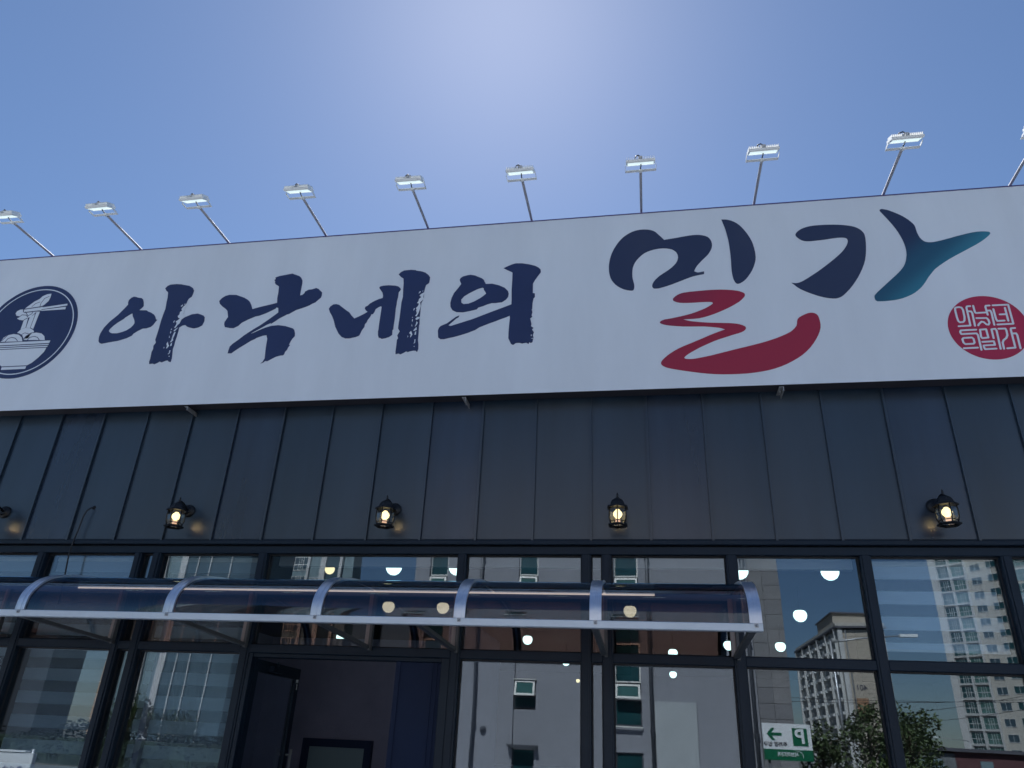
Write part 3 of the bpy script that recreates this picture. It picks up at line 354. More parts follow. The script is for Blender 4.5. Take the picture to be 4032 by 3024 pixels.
EM_LIGHT = [[(-6.683,6.064),(-6.737,6.059),(-6.788,6.036),(-6.817,5.998),(-6.873,5.966),(-6.917,5.925),(-6.955,5.888),(-6.972,5.867),(-7.023,5.866),(-7.058,5.847),(-7.066,5.817),(-7.041,5.785),(-6.997,5.778),(-7.019,5.745),(-6.977,5.725),(-6.932,5.718),(-6.892,5.746),(-6.845,5.756),(-6.817,5.793),(-6.801,5.818),(-6.754,5.828),(-6.74,5.836),(-6.726,5.913),(-6.685,5.963),(-6.678,6.016)],
 [(-6.919,5.717),(-6.875,5.745),(-6.859,5.616),(-6.915,5.598)],
 [(-6.855,5.748),(-6.801,5.796),(-6.798,5.608),(-6.851,5.615)],
 [(-6.792,5.817),(-6.748,5.823),(-6.75,5.593),(-6.791,5.612)],
 [(-6.944,5.553),(-6.911,5.597),(-6.858,5.613),(-6.797,5.606),(-6.745,5.58),(-6.721,5.549),(-6.757,5.522),(-6.771,5.472),(-6.829,5.471),(-6.864,5.519),(-6.907,5.542)],
 [(-7.116,5.444),(-7.099,5.498),(-7.054,5.533),(-6.984,5.546),(-6.91,5.53),(-6.863,5.494),(-6.833,5.442),(-6.833,5.437)],
 [(-6.822,5.454),(-6.806,5.499),(-6.761,5.534),(-6.69,5.543),(-6.617,5.527),(-6.567,5.49),(-6.544,5.439)]]
EM_STICK = [[(-6.964,5.858),(-6.418,5.91),(-6.413,5.885),(-6.954,5.832)],
 [(-6.743,5.845),(-6.424,5.868),(-6.419,5.835),(-6.756,5.833)]]
EM_DARK = [[(-6.967,5.831),(-6.979,5.868),(-6.572,5.908)],
 [(-6.951,5.823),(-6.74,5.836),(-6.415,5.878)],
 [(-7.056,5.441),(-7.034,5.482),(-6.989,5.496),(-6.937,5.481),(-6.896,5.445)],
 [(-6.777,5.443),(-6.75,5.484),(-6.696,5.493),(-6.649,5.478),(-6.615,5.443)],
 [(-6.872,5.528),(-6.841,5.547),(-6.785,5.532)],
 [(-7.108,5.456),(-7.053,5.531),(-6.983,5.544),(-6.91,5.53),(-6.853,5.489),(-6.826,5.442)],
 [(-6.829,5.454),(-6.808,5.503),(-6.763,5.539),(-6.716,5.546)],
 [(-6.776,5.934),(-6.75,6.003),(-6.699,6.026)],
 [(-6.881,5.897),(-6.846,5.938),(-6.793,5.957)],
 [(-6.776,5.934),(-6.769,5.881),(-6.717,5.913)],
 [(-6.941,5.831),(-6.886,5.776),(-6.844,5.799),(-6.84,5.833)],
 [(-7.006,5.757),(-6.969,5.793),(-6.915,5.786),(-6.88,5.758)]]
EM_BOWL = [[(-6.468,5.429),(-6.471,5.397)],
 [(-6.471,5.385),(-6.474,5.372)],
 [(-6.477,5.361),(-6.479,5.347)],
 [(-6.486,5.337),(-6.496,5.285),(-6.543,5.215),(-6.601,5.153),(-6.651,5.123)],
 [(-6.657,5.112),(-6.659,5.079)]]

# ------------------------------------------------------------------ ground, road, pavement (structure)
kind(MB().add([(-1500, -2500, -.16), (1500, -2500, -.16), (1500, 900, -.16), (-1500, 900, -.16)], [(0, 1, 2, 3)]).build('ground', M['soil']), 'structure')
kind(box('pavement', M['paving'], None, -60, 60, -9.2, -.12, -.14, 0), 'structure')
kind(box('road', M['asphalt'], None, -60, 60, -14.4, -9.32, -.155, -.12), 'structure')
kind(box('far_pavement', M['paving'], None, -60, 60, -17.5, -14.52, -.14, 0), 'structure')
for nm, y in (('kerb', -9.32), ('far_kerb', -14.52)):
    k = MB()
    for i in range(60): k.box(-60+i*2+.004, -58+i*2-.004, y+.002, y+.118, -.14, .006)
    kind(k.build(nm, M['kerb']), 'structure')
k = MB()
for i in range(20): k.box(-60+i*6, -57+i*6, -11.95, -11.8, -.1, -.116)
kind(k.build('centre_line', M['paint']), 'structure')

# ------------------------------------------------------------------ the restaurant building
B = thing('restaurant_building', (0, 0, 0), 'dark charcoal restaurant with standing seam metal cladding above a black framed glass shopfront', 'building')
SEAM0, SW = -6.16157, .518406
CB, CT = 3.216, 6.50
cladm = ['clad', 'clad2', 'clad', 'clad3']
i0, i1 = -8, 27
panel_meshes = {}
for i in range(i0, i1):
    x0 = SEAM0 + i*SW
    b = MB(); nz = 7; nx = 4; vs = []; rnd = random.Random(i*13+5)
    amp = rnd.uniform(.001, .0035)
    for k in range(nz+1):
        for j in range(nx+1):
            u = j/nx; z = CB + (CT-CB)*k/nz
            bulge = -amp*math.sin(math.pi*u)*(1+.6*math.sin(k*1.7+i)) if 0 < k < nz else 0
            vs.append((x0+.006+(SW-.012)*u, bulge, z))
    fs = [(k*(nx+1)+j, k*(nx+1)+j+1, (k+1)*(nx+1)+j+1, (k+1)*(nx+1)+j) for k in range(nz) for j in range(nx)]
    b.add(vs, fs, True)
    p = b.build('cladding_panel', M[cladm[(i*7+3) % 4]], B)
    s = MB().box(x0-.0065, x0+.0065, -.023, .0, CB, CT).box(x0-.0115, x0-.0065, -.006, .0, CB, CT).box(x0+.0065, x0+.012, -.024, -.016, CB, CT)
    s.build('standing_seam', M['clad'], B)
XL, XR = SEAM0 + i0*SW, SEAM0 + i1*SW
box('wall_core', M['trim'], B, XL, XR, .01, .22, CB, CT)
MB().box(XL, XR, -.055, .02, 3.176, 3.213, .004).box(XL, XR, -.012, .02, 3.213, 3.235).build('drip_flashing', M['trim'], B)
box('head_frame', M['frame'], B, XL, XR, -.018, .10, 3.098, 3.166, .004)
box('shadow_gap', M['rubber'], B, XL, XR, .012, .10, 3.166, 3.176)
# mullions: (x0, x1)
MUL = [(-8.06, -7.98), (-7.02, -6.94), (-5.913, -5.824), (-4.844, -4.768), (-4.649, -4.565), (-3.555, -3.468), (-1.640, -1.560), (-.540, -.458), (-.366, -.283),
       (.668, .757), (1.722, 1.808), (2.768, 2.850), (3.84, 3.92), (4.90, 4.98), (6.0, 6.08)]
for a, b_ in MUL:
    MB().box(a, b_, -.022, .10, 0, 3.097, .004).box(a+.018, b_-.018, -.030, -.022, 0, 3.097).build('mullion', M['frame'], B)
TB, TT = 2.222, 2.293
GY0, GY1 = .045, .053
for (a0, a1), (b0, b1) in zip(MUL[:-1], MUL[1:]):
    door = abs(a1 + 3.468) < .01
    if door:
        MB().box(a1, b0, -.022, .10, TB, TT, .004).build('transom', M['frame'], B)
    else:
        MB().box(a1, b0, -.018, .10, TB, TT, .004).build('transom', M['frame'], B)
        g = MB().box(a1+.001, b0-.001, GY0, GY1, .12, TB-.001).build('window_pane', M['glass'], B)
        MB().box(a1, b0, -.016, .10, .0, .119, .004).build('bottom_rail', M['frame'], B)
        bd = MB()
        for z0, z1 in ((.119, .131), (TB-.012, TB)): bd.box(a1, b0, .03, .0449, z0, z1)
        for x0, x1 in ((a1, a1+.011), (b0-.011, b0)): bd.box(x0, x1, .03, .0449, .131, TB-.012)
        bd.build('glazing_bead', M['rubber'], B)
    MB().box(a1+.001, b0-.001, GY0, GY1, TT+.001, 3.097).build('window_pane', M['glass'], B)
    bd = MB()
    for z0, z1 in ((TT, TT+.011), (3.086, 3.097)): bd.box(a1, b0, .03, .0449, z0, z1)
    for x0, x1 in ((a1, a1+.010), (b0-.010, b0)): bd.box(x0, x1, .03, .0449, TT+.011, 3.086)
    bd.build('glazing_bead', M['rubber'], B)
# room behind the glass
X0, X1, YB = -9.6, 7.6, 16.8
box('side_wall', M['inwall'], B, XL, XL+.25, .23, YB, 0, CT)
box('side_wall', M['inwall'], B, XR-.25, XR, .23, YB, 0, CT)
box('back_wall', M['inwall'], B, XL, XR, YB, YB+.25, 0, CT)
box('floor_slab', M['infloor'], B, XL, XR, -.1, YB, -.13, .005)
box('suspended_ceiling', M['inceil'], B, XL+.25, XR-.25, .23, YB, 3.55, 3.62)
box('roof_slab', M['roofdark'], B, XL, XR, .0, YB+.25, CT, CT+.06)
box('bulkhead', M['bulkhead'], B, -3.50, 1.74, .30, .36, 3.052, 3.549)
for x in [c for c in (-5.6, -.1, 3.2)]: box('column', M['inwall'], B, x-.2, x+.2, 7.2, 7.6, .005, 3.55)
box('serving_counter', M['vestwall'], B, -7, 2, 12.2, 12.9, .005, 1.15)
# entrance: vestibule, dark fixed panel, open door leaf
box('vestibule_wall', M['vestwall'], B, -4.45, -1.66, 2.2, 2.28, .005, 2.62)
box('vestibule_wall', M['vestwall'], B, -1.70, -1.64, .11, 2.2, .005, 2.62)
box('vestibule_wall', M['vestwall'], B, -4.45, -4.39, .11, 2.2, .005, 2.62)
for x0, x1 in ((-3.468, -3.43), (-1.716, -1.641)): MB().box(x0, x1, -.012, .10, 0, TB, .004).build('door_jamb', M['frame'], B)
MB().box(-3.43, -1.716, .0, .10, TB-.035, TB, .004).build('door_head', M['frame'], B)
MB().box(-2.115, -1.717, .02, .06, 0.02, TB-.036, .004).box(-2.115, -2.075, .012, .02, 0.02, TB-.036).box(-1.80, -1.79, .010, .02, .02, TB-.036).box(-1.76, -1.75, .010, .02, .02, TB-.036).build('fixed_door_panel', M['navy'], B)
D = thing('glass_door', (-3.425, .05, .01), 'black framed glass entrance door standing open inward', 'door')
D['kind'] = 'part'; del D['kind']; del D['category']; D.parent = B; del D['label']
D['label'] = 'glass door leaf standing open inward'
f = MB(); W_, Hh = 1.03, 2.17
f.box(0, .09, 0, .045, 0, Hh).box(W_-.09, W_, 0, .045, 0, Hh).box(.09, W_-.09, 0, .045, Hh-.10, Hh).box(.09, W_-.09, 0, .045, 0, .16)
df = f.build('door_frame', M['frame'], D, local=True)
MB().box(.09, W_-.09, .018, .026, .16, Hh-.10).build('door_pane', M['glass'], D, local=True)
MB().tube([(W_-.05, -.045, .75), (W_-.05, -.045, 1.45)], .014).tube([(W_-.05, -.045, .8), (W_-.05, .0, .8)], .010).tube([(W_-.05, -.045, 1.4), (W_-.05, .0, 1.4)], .010).build('door_handle', M['metal'], D, local=True)
kb = MB().box(W_-.075, W_-.045, -.010, 0, Hh-.13, Hh-.10).lathe((W_-.062, -.008, Hh-.15), [(.004, -.002), (.011, -.002), (.011, .002), (.004, .002)], 10, 'y').box(W_-.066, W_-.059, -.011, -.007, Hh-.195, Hh-.155)
kb.build('key', M['whitemetal'], D, local=True)
MB().box(.30, .52, -.05, 0, Hh-.085, Hh-.03).tube([(.4, -.04, Hh-.03), (.12, -.16, Hh-.02)], .008).build('door_closer', M['frame'], D, local=True)
D.rotation_euler = (0, 0, R(92))
n_b = thing('framed_mirror', (-3.3, 2.17, .9), 'dark framed mirror hanging on the back wall of the entrance vestibule', 'mirror')
q = MB(); q.box(-3.80, -3.72, 2.14, 2.199, .6, 1.56).box(-3.08, -3.00, 2.14, 2.199, .6, 1.56).box(-3.72, -3.08, 2.14, 2.199, 1.48, 1.56).box(-3.72, -3.08, 2.14, 2.199, .6, .68)
q.build('mirror_frame', M['navy'], n_b); MB().box(-3.72, -3.08, 2.16, 2.199, .68, 1.48).build('mirror_glass', M['towergrey'], n_b)

# ------------------------------------------------------------------ sign board with artwork
SX0, SX1, SZ0, SZ1, SY = -9.2, 5.3, 4.577, 6.612, -.2
S = thing('sign_board', ((SX0+SX1)/2, SY, SZ0), 'long white restaurant sign board with brush lettering above the charcoal cladding', 'sign')
b = MB()
nx, nz = 60, 8; vs = []
for k in range(nz+1):
    for j in range(nx+1):
        u = j/nx; w = k/nz
        vs.append((SX0+.012+(SX1-SX0-.024)*u, SY - .0, SZ0+.012+(SZ1-SZ0-.024)*w))
b.add(vs, [(k*(nx+1)+j, k*(nx+1)+j+1, (k+1)*(nx+1)+j+1, (k+1)*(nx+1)+j) for k in range(nz) for j in range(nx)], True)
b.build('sign_face', M['sign'], S)
box('sign_body', M['whitemetal'], S, SX0+.01, SX1-.01, SY+.001, -.06, SZ0+.01, SZ1-.01)
e = MB(); e.box(SX0, SX1, SY-.004, -.055, SZ1-.012, SZ1).box(SX0, SX0+.012, SY-.004, -.055, SZ0, SZ1-.012).box(SX1-.012, SX1, SY-.004, -.055, SZ0, SZ1-.012)
e.build('top_edge_trim', M['signedge'], S)
box('bottom_shade_strip', M['unlit'], S, SX0+.012, SX1-.012, SY+.001, -.055, SZ0+.004, SZ0+.0095)  # dark strip stands in for the shadow on the sign's underside
box('bottom_lip', M['white_print'], S, SX0+.012, SX1-.012, SY-.003, SY+.0005, SZ0, SZ0+.0115)
for x in (-7.5, -4.589, -1.657, 1.257, 4.17):
    MB().box(x-.02, x+.02, SY+.02, .0, SZ0-.012, SZ0-.008).box(x+.014, x+.02, SY+.02, .0, SZ0-.05, SZ0-.012).tube([(x, -.10, SZ0-.012), (x, -.10, SZ0-.03)], .008, 6).build('sign_bracket', M['metal'], S)
for x in (-7.3, -3.0, -.62, 1.33): MB().tube([(x, -.12, SZ1), (x+.02, -.13, SZ1+.014), (x+.06, -.125, SZ1+.012), (x+.09, -.12, SZ1)], .006, 6).build('cable_tie', M['rubber'], S)
MB().tube([(3.86, -.15, SZ1), (3.86, -.15, SZ1+.02), (3.89, -.15, SZ1+.035), (3.93, -.15, SZ1+.02), (3.93, -.15, SZ1)], .007, 6).build('cable_clip', M['whitemetal'], S)
FY = SY - .0035
letters = []
LLAB = {'L1': 'navy brush letter 아', 'L2': 'navy brush letter 낙', 'L3': 'navy brush letter 네', 'L4': 'navy brush letter 의'}
for key in ('L1', 'L2', 'L3', 'L4'):
    b = MB()
    for grp in BRUSH[key]['polys']: b.poly(grp, FY, .003)
    L = b.build('sign_letter', M['brush'], S); L['label'] = LLAB[key]; letters.append(L)
    if BRUSH[key]['flecks']:
        b = MB(); rr = random.Random(3)
        for p in BRUSH[key]['flecks']: b.poly([p], FY-.0012, .001)
        b.build('dry_brush_gap', M['white_print'], L)
M['swash1'] = ramp_mat('navy_print', (1, 0, 0, 10), [(0, (.022, .034, .085)), (1, (.028, .042, .090))])
soff = world_loc(S)
M['swash_red'] = ramp_mat('navy_to_crimson_print', (.80, -.60, .80*(-.58-soff.x)-.60*(5.30-soff.z), 1.02), [(0, (.022, .035, .080)), (.36, (.085, .030, .075)), (.72, (.27, .020, .055)), (1, (.33, .018, .05))])
M['swash_teal'] = ramp_mat('navy_to_teal_print', (.64, -.77, .64*(2.28-soff.x)-.77*(5.88-soff.z), .60), [(0, (.018, .032, .085)), (.45, (.015, .085, .155)), (1, (.035, .24, .34))])
for parts_, m, lab in ((('M1', 'M2'), 'swash1', 'dark slate swash strokes of letter 밀'), (('M3',), 'swash_red', 'navy to crimson swash of letter 밀'), (('G1',), 'swash1', 'dark slate swash of letter 가'), (('G2',), 'swash_teal', 'navy to teal swash of letter 가')):
    b = MB()
    for k_ in parts_: b.poly([SWASH[k_]], FY, .003)
    L = b.build('sign_letter', M[m], S); L['label'] = lab; letters.append(L)
# noodle bowl emblem
EC = (-6.813, 5.573)
circ = lambda c, r, n=72: [(c[0]+r*math.cos(2*math.pi*t/n), c[1]+r*math.sin(2*math.pi*t/n)) for t in range(n)]
em = MB().poly([circ(EC, .607)], FY, .003).build('emblem', M['brush'], S); em['label'] = 'round navy noodle bowl emblem'
MB().poly([circ(EC, .560), circ(EC, .548)], FY-.0012, .001).build('emblem_ring', M['white_print'], em)
b = MB()
for p in EM_LIGHT[1:]: b.poly([p], FY-.0012, .001)
b.build('noodles', M['white_print'], em)
MB().poly([EM_LIGHT[0]], FY-.0016, .001).build('wheat_ear', M['white_print'], em)
b = MB()
for p in EM_STICK: b.poly([p], FY-.0026, .001)
b.build('chopsticks', M['white_print'], em)
b = MB()
for seg in EM_BOWL:
    r_ = list(seg); l_s = [(2*EC[0]-x, z) for x, z in reversed(seg)]
    zt = seg[0][1]; zb = seg[-1][1]
    b.poly([r_ + l_s], FY-.0020, .001)
b.build('bowl', M['white_print'], em)
b = MB()
for p in EM_DARK[2:]: b.stroke(p, .0075 if len(p) > 3 else .006, FY-.0024, .001)
for p in EM_DARK[:2]: b.stroke(p, .012, FY-.0024, .0005)
b.build('emblem_lines', M['brush'], em)
SC = (3.048, 5.070)
se = MB().poly([circ(SC, .322)], FY, .003).build('seal', M['seal'], S); se['label'] = 'round crimson seal with small white characters'
b = MB()
for lp, p in SEAL: b.stroke(p, .0165, FY-.0012, .001, lp)
b.build('seal_characters', M['white_print'], se)

# ------------------------------------------------------------------ floodlights on arms over the sign
def make_flood():
    t = thing('floodlight', (0, 0, 0), '', 'floodlight', 'floodlights on arms along the top of the sign')
    MB().tube([(0, .02, .0), (0, -.66, .012)], .0135, 10).build('arm', M['arm'], t)
    MB().box(-.03, .03, -.02, .05, -.035, -.012).tube([(0, .01, -.03), (0, .01, .0)], .018, 8).build('arm_base', M['whitemetal'], t)
    y = -.655
    MB().box(-.148, .148, y-.016, y+.016, .002, .006).box(-.148, -.144, y-.085, y-.0161, -.004, .016).box(.144, .148, y-.085, y-.0161, -.004, .016).lathe((0, y, -.004), [(.010, -.004), (.020, -.004), (.020, .012), (.010, .012)], 12).build('yoke', M['whitemetal'], t)
    MB().tube([(0, y, .006), (0, y-.03, .012), (.004, y-.055, .014), (.004, y-.08, .026)], .0055, 8).build('power_cable', M['rubber'], t)
    rot = Matrix.Rotation(R(27), 3, 'X'); c = Vector((0, y-.098, .026))
    T = lambda m_b: m_b.__dict__.update(v=[tuple(c + rot @ Vector(p)) for p in m_b.v]) or m_b
    T(MB().box(-.138, .138, -.066, .066, -.012, .010)).build('housing', M['whitemetal'], t)
    fb = MB()
    for k in range(17): fb.box(-.130+k*.0160, -.1265+k*.0160, -.060, .060, .010, .036)
    T(fb).build('cooling_fins', M['whitemetal'], t)
    T(MB().box(-.020, .020, -.03, .05, .010, .050)).build('driver_box', M['metal'], t)
    T(MB().box(-.122, .122, -.050, .050, -.016, -.012)).build('lens', M['led'], t)
    T(MB().box(-.130, .130, -.060, -.052, -.018, -.012).box(-.130, .130, .052, .060, -.018, -.012).box(-.130, -.1235, -.052, .052, -.018, -.012).box(.1235, .130, -.052, .052, -.018, -.012)).build('lens_rim', M['whitemetal'], t)
    T(MB().tube([(-.05, .04, .036), (-.045, .02, .062), (-.02, .0, .066), (0, .0, .052)], .006, 8)).build('cable_loop', M['rubber'], t)
    return t
FX = [-8.09, -6.909, -5.727, -4.599, -3.408, -2.217, -1.066, .092, 1.224, 2.456, 3.600, 4.75]
FLAB = {-6.909: 'leftmost floodlight in view, on a white arm at the far left of the sign top',
        -5.727: 'floodlight over the gap left of the first brush letter, second from the left',
        -4.599: 'floodlight third from the left, over the right edge of the first brush letter',
        -3.408: 'floodlight fourth from the left, over the second brush letter',
        -2.217: 'floodlight fifth from the left, over the tall stroke of the third brush letter',
        -1.066: 'floodlight over the blank right of the last brush letter',
        .092: 'floodlight on an upright looking arm left of the half moon swash stroke',
        1.224: 'floodlight over the blank between the two big swash letters',
        2.456: 'floodlight over the teal tipped swash letter, second from the right',
        3.600: 'rightmost floodlight, its lamp cut by the right edge of the photo'}
f0 = make_flood()
for i, x in enumerate(FX[1:11]):
    t = f0 if i == 0 else copy_tree(f0)
    t.location = (x, -.14, 6.646)
    rr = random.Random(i+40)
    t.rotation_euler = (rr.uniform(-.012, .012), rr.uniform(-.02, .02), rr.uniform(-.012, .012))
    t['label'] = FLAB[x]

# ------------------------------------------------------------------ wall lanterns
def make_lantern():
    t = thing('wall_lantern', (0, 0, 0), '', 'lantern', 'lanterns on the cladding above the windows')
    # origin: bulb centre; wall at y=+.185
    MB().lathe((0, .185, .125), [(.072, 0), (.072, .010), (.055, .022), (.030, .030)], 12, 'y').build('wall_plate', M['blackiron'], t)
    MB().tube([(0, .16, .125), (0, .12, .150), (0, .07, .175), (0, .03, .180), (0, .0, .172)], .011, 8).tube([(0, .17, .095), (0, .12, .07), (0, .085, .085), (0, .085, .11)], .006, 6).build('bracket_arm', M['blackiron'], t)
    MB().lathe((0, 0, 0), [(.100, .062), (.092, .080), (.070, .090), (.064, .112), (.050, .140), (.028, .158), (.012, .168)], 6, phase=.5, smooth=False).lathe((0, 0, 0), [(.004, .165), (.013, .175), (.006, .186), (.010, .196), (.003, .222)], 8).build('lantern_roof', M['blackiron'], t)
    prof = [(.076, .062), (.082, .01), (.080, -.045), (.066, -.100)]
    cg = MB()
    for k in range(6):
        a = math.pi/3*(k+.5); cg.tube([(math.cos(a)*r, math.sin(a)*r, z) for r, z in prof], .0048, 6)
    cg.tube([(math.cos(math.pi/3*(k+.5))*.073, math.sin(math.pi/3*(k+.5))*.073, -.076) for k in range(7)], .0042, 6)
    cg.build('cage', M['blackiron'], t)
    MB().lathe((0, 0, 0), [(.020, -.098), (.021, -.045)], 14).build('candle_glow_sleeve', M['candle'], t)  # added sleeve; its emission imitates the bulb's amber glow in the panes
    MB().lathe((0, 0, 0), [(r-.003, z) for r, z in prof], 6, phase=.5, smooth=False, closed=False).build('lantern_glass', M['lanternglass'], t)
    MB().lathe((0, 0, 0), [(.060, -.100), (.088, -.102), (.092, -.112), (.080, -.122), (.060, -.122)], 6, phase=.5, smooth=False, closed=False).build('base_ring', M['blackiron'], t)
    MB().lathe((0, 0, 0), [(.002, -.040), (.022, -.034), (.036, -.014), (.039, .004), (.034, .022), (.020, .040), (.015, .050)], 16).build('bulb', M['bulb'], t)
    MB().lathe((0, 0, 0), [(.016, .045), (.017, .075)], 12).build('lamp_holder', M['blackiron'], t)
    l = bpy.data.lights.new('bulb_light', 'POINT'); l.energy = 3.0; l.color = (1, .68, .34); l.shadow_soft_size = .03
    lo = bpy.data.objects.new('bulb_light', l); COL.objects.link(lo); lo.parent = t; lo.location = (0, 0, -.01)
    return t
l0 = make_lantern()
LL = [(-6.47, 'wall lantern cut by the left edge of the photo'), (-4.385, 'lit wall lantern right of the drooping loose cable'),
      (-2.30, 'lit wall lantern above the entrance door, second whole one from the left'), (-.215, 'lit wall lantern seen straight on, below the half moon swash stroke'),
      (2.385, 'rightmost lit wall lantern, above the tall window panes right of the canopy')]
for i, (x, lab) in enumerate(LL):
    t = l0 if i == 0 else copy_tree(l0)
    t.location = (x, -.19, 3.403); t['label'] = lab; t.scale = (1, 1, .87); t.rotation_euler = (0, 0, R((0, 3, -4, 0, 2)[i]))

tag(MB().tube([(-5.455, .0, 3.555), (-5.462, -.03, 3.545), (-5.485, -.05, 3.51), (-5.50, -.055, 3.45), (-5.512, -.05, 3.34), (-5.520, -.062, 3.20), (-5.524, -.066, 3.08), (-5.512, -.06, 2.95), (-5.498, -.05, 2.80), (-5.49, -.045, 2.60)], .0075, 8).lathe((-5.455, 0, 3.555), [(.020, -.002), (.020, .006), (.012, .012)], 10, 'y').build('loose_cable', M['rubber']), 'thin black cable drooping from a hole in the cladding down behind the canopy', 'cable')

# ------------------------------------------------------------------ entrance canopy
A = thing('canopy', (-3.2, 0, 2.32), 'long curved bronze polycarbonate canopy with white aluminium ribs over the entrance', 'canopy')
PROF = [(-1.200, 2.372), (-1.1985, 2.42), (-1.190, 2.472), (-1.170, 2.514), (-1.140, 2.550), (-1.100, 2.588), (-1.050, 2.624), (-.99, 2.652), (-.92, 2.676), (-.83, 2.698), (-.70, 2.720), (-.5, 2.742), (-.25, 2.757), (-.035, 2.762)]
def dense(P, n=3):
    out = []
    for i in range(len(P)-1):
        p0 = Vector(P[max(i-1, 0)]); p1 = Vector(P[i]); p2 = Vector(P[i+1]); p3 = Vector(P[min(i+2, len(P)-1)])
        for k in range(n):
            t = k/n
            out.append(.5*((2*p1)+(p2-p0)*t+(2*p0-5*p1+4*p2-p3)*t*t+(3*p1-3*p2+p3-p0)*t*t*t))
    out.append(Vector(P[-1])); return out
DP = dense(PROF)
def arc_strip(x0, x1, o0, o1, name, m, parent, nx=1, ridge=None):
    """band following the canopy profile between offsets o0..o1 along its outward normal"""
    nr = []
    for i, p in enumerate(DP):
        d = (DP[min(i+1, len(DP)-1)]-DP[max(i-1, 0)]).normalized(); nr.append(Vector((-d.y, d.x)))
    b = MB(); n = len(DP)
    def shell(xa, xb, oa, ob):
        P4 = [[(x, p.x+q.x*o, p.y+q.y*o) for p, q in zip(DP, nr)] for o in (oa, ob) for x in (xa, xb)]
        for A_, B_, flip in ((0, 1, 0), (2, 3, 1), (0, 2, 1), (1, 3, 0)):
            vs = P4[A_]+P4[B_]
            b.add(vs, [((i, n+i, n+i+1, i+1) if flip else (i, i+1, n+i+1, n+i)) for i in range(n-1)], True)
        for k in (0, n-1):
            b.add([P4[0][k], P4[1][k], P4[3][k], P4[2][k]], [(0, 1, 2, 3)])
    shell(x0, x1, o0, o1)
    if ridge:
        shell((x0+x1)/2-ridge[0], (x0+x1)/2+ridge[0], o1, o1+ridge[1])
        for xx in (x0, x1-.006): shell(xx, xx+.006, o1, o1+.004)
    o = b.build(name, m, parent)
    me = o.data
    return o
RX = [-7.35, -6.08, -4.805, -3.535, -2.356, -1.289, -.343, .700]
for x in RX:
    arc_strip(x-.040, x+.040, .004, .016, 'canopy_rib', M['alu'], A, ridge=(.007, .003))
    MB().lathe((x, -1.2235, 2.356), [(.008, 0), (.008, .008), (.003, .014)], 8, 'y').box(x-.012, x+.012, -1.2235, -1.2205, 2.345, 2.371).build('rib_bolt', M['metal'], A)
for a, b_ in zip(RX[:-1], RX[1:]):
    arc_strip(a+.012, b_-.012, -.0015, .0015, 'canopy_sheet', M['poly'], A)
MB().box(-7.40, .742, -1.220, -1.165, 2.322, 2.371, .004).build('front_bar', M['alubar'], A)
MB().box(-7.40, .742, -.0365, -.0305, 2.72, 2.80).build('wall_rail', M['bracketdark'], A)
MB().box(-5.33, .07, -.052, -.037, 2.752, 2.772, .003).build('led_strip', M['beam'], A)
for x in RX[1:]:
    x_ = x if x != .7 else .69
    bx = -1.60 if abs(x+1.289) < .01 else x_
for x in (-7.33, -6.06, -4.83, -3.515, -2.363, -1.600, -.352, .682):
    MB().box(x-.034, x+.006, -.060, -.0305, 2.29, 2.735, .003).tube([(x-.014, -.062, 2.335), (x-.014, -.060, 2.335)], .006, 8).build('bracket_plate', M['brownbeige'], A)
    MB().box(x+.006, x+.030, -.075, -.0305, 2.262, 2.735).build('bracket_plate', M['bracketdark'], A)
    s = MB(); p0 = Vector((x, -.05, 2.285)); p1 = Vector((x, -1.166, 2.338)); d = (p1-p0).normalized(); u = Vector((1, 0, 0)); w = d.cross(u)
    s.obox((p0+p1)/2, u, d, w, .022, (p1-p0).length/2, .014); s.build('bracket_strut', M['bracketdark'], A)

